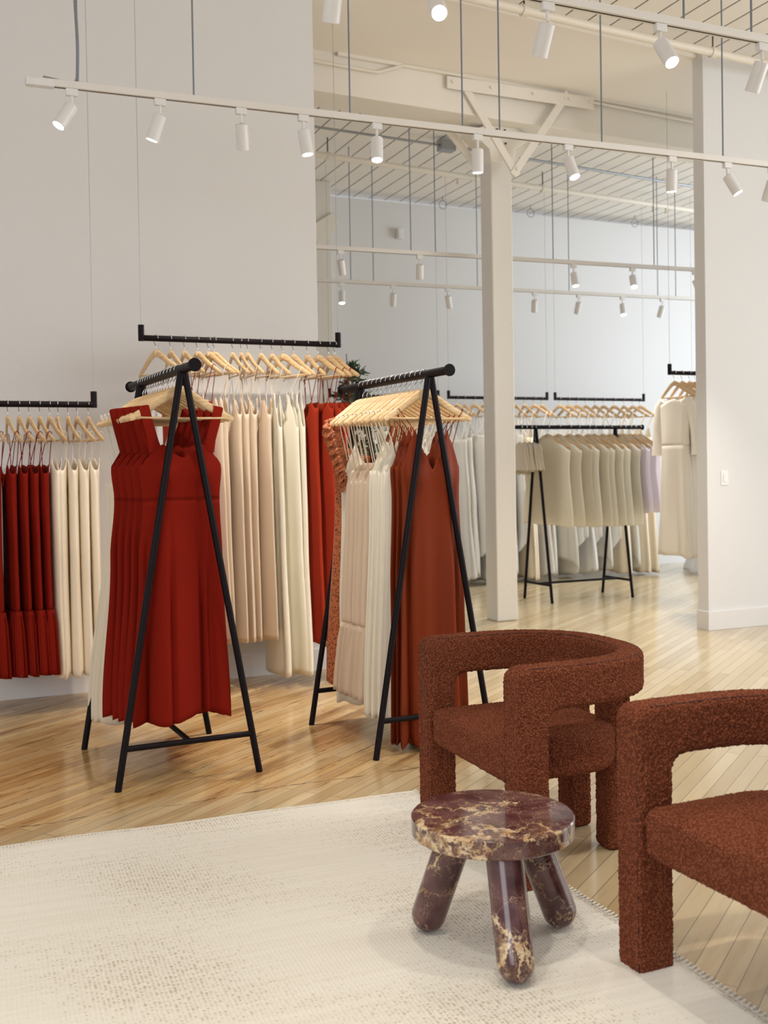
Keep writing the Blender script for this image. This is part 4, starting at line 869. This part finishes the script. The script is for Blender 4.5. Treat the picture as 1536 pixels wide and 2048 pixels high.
# ------------------------------------------------------------------ boucle armchairs
def chair_meshes():
    W_, XC, A_, n_ = 0.333, 0.16, 0.405, 2.7
    pts = [(x, -W_) for x in [0.0 + k * 0.005 for k in range(int(XC / 0.005))]]
    for k in range(0, 181):
        a = PI / 2 - k * PI / 180
        pts.append((XC + A_ * math.copysign(abs(math.cos(a)) ** (2 / n_), 1), -W_ * math.copysign(abs(math.sin(a)) ** (2 / n_), math.sin(a))))
    pts += [(x, W_) for x in reversed([0.0 + k * 0.005 for k in range(int(XC / 0.005))])]
    dd = [0]
    for a, b_ in zip(pts, pts[1:]): dd.append(dd[-1] + math.dist(a, b_))
    L = dd[-1]
    def at(s_):
        s_ = min(max(s_, 0), L - 1e-6); lo = 0; hi = len(dd) - 1
        while hi - lo > 1:
            m_ = (lo + hi) // 2
            if dd[m_] <= s_: lo = m_
            else: hi = m_
        t = (s_ - dd[lo]) / max(1e-9, dd[hi] - dd[lo]); p = (pts[lo][0] + (pts[hi][0] - pts[lo][0]) * t, pts[lo][1] + (pts[hi][1] - pts[lo][1]) * t)
        return p
    def frame(s_):
        p = at(s_); a = at(s_ - 0.01); c = at(s_ + 0.01); tx, ty = c[0] - a[0], c[1] - a[1]; l_ = math.hypot(tx, ty); return p, (ty / l_, -tx / l_)
    LEG, FR, ZB, ZT, TH = 0.108, 0.055, 0.552, 0.688, 0.093
    def zl(d):
        if d < LEG: return 0.0
        if d < LEG + FR: return ZB - FR + math.sqrt(max(0, FR * FR - (LEG + FR - d) ** 2))
        return ZB
    def zh_(d):
        R = 0.04
        return ZT - R + math.sqrt(max(0, R * R - (R - d) ** 2)) if d < R else ZT
    samp = [0.0005, 0.003, 0.007, 0.012, 0.02, 0.03, 0.042] + [0.05 + 0.01 * k for k in range(6)] + [LEG - 0.0002, LEG + 0.0002, LEG + 0.001, LEG + 0.004] + [LEG + 0.008 + 0.006 * k for k in range(8)]
    s_ = LEG + 0.06
    while s_ < L / 2: samp.append(s_); s_ += 0.012
    full = samp + [L - q for q in reversed(samp)]
    b = MB(); K = 32; rr = 0.022
    for s_ in full:
        d = min(s_, L - s_); p, nn = frame(s_); lo, hi = zl(d), zh_(d)
        pinch = 1.0 if d > 0.012 else 0.86 + 0.14 * math.sqrt(max(0, 1 - (1 - d / 0.012) ** 2))
        th = TH * pinch / 2; q = []
        for (cn, cz, a0) in ((th - rr, hi - rr, 0), (-th + rr, hi - rr, 90), (-th + rr, lo + rr, 180), (th - rr, lo + rr, 270)):
            for j in range(8):
                a = math.radians(a0 + 90 * j / 7); q.append((cn + rr * math.cos(a), cz + rr * math.sin(a)))
        for (nn_, z) in q: b.v.append(Vector((p[0] + nn[0] * nn_, p[1] + nn[1] * nn_, z)))
    for i in range(len(full) - 1):
        for k in range(K): q = i * K; b.f.append((q + k, q + (k + 1) % K, q + K + (k + 1) % K, q + K + k))
    b.f.append(tuple(range(K))); q = (len(full) - 1) * K; b.f.append(tuple(q + k for k in reversed(range(K))))
    arms = b.mesh('arm_and_back', 'boucle')
    # seat cushion
    def outline(ins, x0=0.012, x1=0.50, hw=0.284, rb=0.20, rf=0.02):
        o = []; x0 += ins; x1 -= ins; hw -= ins; rb = max(0.02, rb - ins)
        for (cx, cy, r, a0) in ((x0 + rf, -hw + rf, rf, 180), (x1 - rb, -hw + rb, rb, 270), (x1 - rb, hw - rb, rb, 0), (x0 + rf, hw - rf, rf, 90)):
            for j in range(13):
                a = math.radians(a0 + 90 * j / 12); o.append((cx + r * math.cos(a), cy + r * math.sin(a)))
        return o
    b = MB(); Z0, Z1, re = 0.305, 0.440, 0.030; lay = []
    for a in range(0, 91, 15): lay.append((re * (1 - math.sin(math.radians(a))), Z0 + re * (1 - math.cos(math.radians(a)))))
    lay.append((0, 0.37))
    for a in range(90, -1, -15): lay.append((re * (1 - math.sin(math.radians(a))), Z1 - re * (1 - math.cos(math.radians(a)))))
    lay += [(0.07, Z1 + 0.007), (0.13, Z1 + 0.012), (0.2, Z1 + 0.014)]
    n0 = None
    for ins, z in lay:
        o = outline(ins); n0 = len(o); b.v += [Vector((x, y, z)) for x, y in o]
    for i in range(len(lay) - 1):
        for k in range(n0): q = i * n0; b.f.append((q + k, q + (k + 1) % n0, q + n0 + (k + 1) % n0, q + n0 + k))
    b.f.append(tuple(reversed(range(n0)))); q = (len(lay) - 1) * n0; b.f.append(tuple(q + k for k in range(n0)))
    seat = b.mesh('seat', 'boucle')
    def rleg(yc):
        b = MB(); h, r = 0.046, 0.014; rings = []
        for z, ins in ((0.0, 0.012), (0.003, 0.006), (0.012, 0.0), (0.56, 0.0)):
            hh = h - ins
            for (sx_, sy_, a0) in ((1, 1, 0), (-1, 1, 90), (-1, -1, 180), (1, -1, 270)):
                for j in range(5):
                    a = math.radians(a0 + 90 * j / 4); b.v.append(Vector((0.505 + sx_ * (hh - r) + r * math.cos(a), yc + sy_ * (hh - r) + r * math.sin(a), z)))
        for i in range(3):
            for k in range(20): q = i * 20; b.f.append((q + k, q + (k + 1) % 20, q + 20 + (k + 1) % 20, q + 20 + k))
        b.f.append(tuple(reversed(range(20)))); b.f.append(tuple(60 + k for k in range(20)))
        return b.mesh('rear_leg', 'boucle')
    seam = MB()
    for off in (-TH / 2 + 0.010, TH / 2 - 0.010):
        pl = []
        s_ = 0.045
        while s_ < L - 0.045:
            p, nn = frame(s_); pl.append((p[0] + nn[0] * off, p[1] + nn[1] * off, ZT - 0.0045)); s_ += 0.012
        seam.tube(pl, 0.0022, 5)
        for e_ in (0.0, 1.0):
            pass
    for sy_ in (-1, 1):
        for off in (TH / 2 - 0.008,):
            yv = sy_ * (W_ - off); seam.tube([(0.002, yv, 0.01), (0.002, yv, 0.64)], 0.0022, 5)
            yv = sy_ * (W_ + off)
    return arms, seat, rleg(-0.125), rleg(0.125), seam.mesh('seam', 'seam')
tex = bpy.data.textures.new('boucle_loops', 'CLOUDS'); tex.noise_scale = 0.0062; tex.noise_depth = 1
tex2 = bpy.data.textures.new('boucle_lumps', 'VORONOI'); tex2.noise_scale = 0.0085; tex2.distance_metric = 'DISTANCE'
def fuzz(o, vox=0.0036):
    r = o.modifiers.new('upholstery_mesh', 'REMESH'); r.mode = 'VOXEL'; r.voxel_size = vox; r.use_smooth_shade = True
    s_ = o.modifiers.new('soft_edges', 'SMOOTH'); s_.iterations = 5; s_.factor = 0.5
    d = o.modifiers.new('loops', 'DISPLACE'); d.texture = tex; d.strength = 0.0085; d.mid_level = 0.5; d.texture_coords = 'LOCAL'
    return o
CM = chair_meshes()
def armchair(loc, rz, label):
    e = empty('armchair', loc, rz)
    for nm, me in zip(('arm_and_back', 'seat', 'rear_leg', 'rear_leg'), CM[:4]): fuzz(put(nm, me, e))
    put('seam', CM[4], e)
    return tag(e, label, 'armchair', 'rust boucle armchairs')
armchair((1.662, 3.150, 0.0), math.radians(-2.2), 'rust boucle armchair shown whole, behind the round marble table')
armchair((1.655, 1.905, 0.0), math.radians(0.5), 'rust boucle armchair cut off by the right picture edge, nearest the camera')
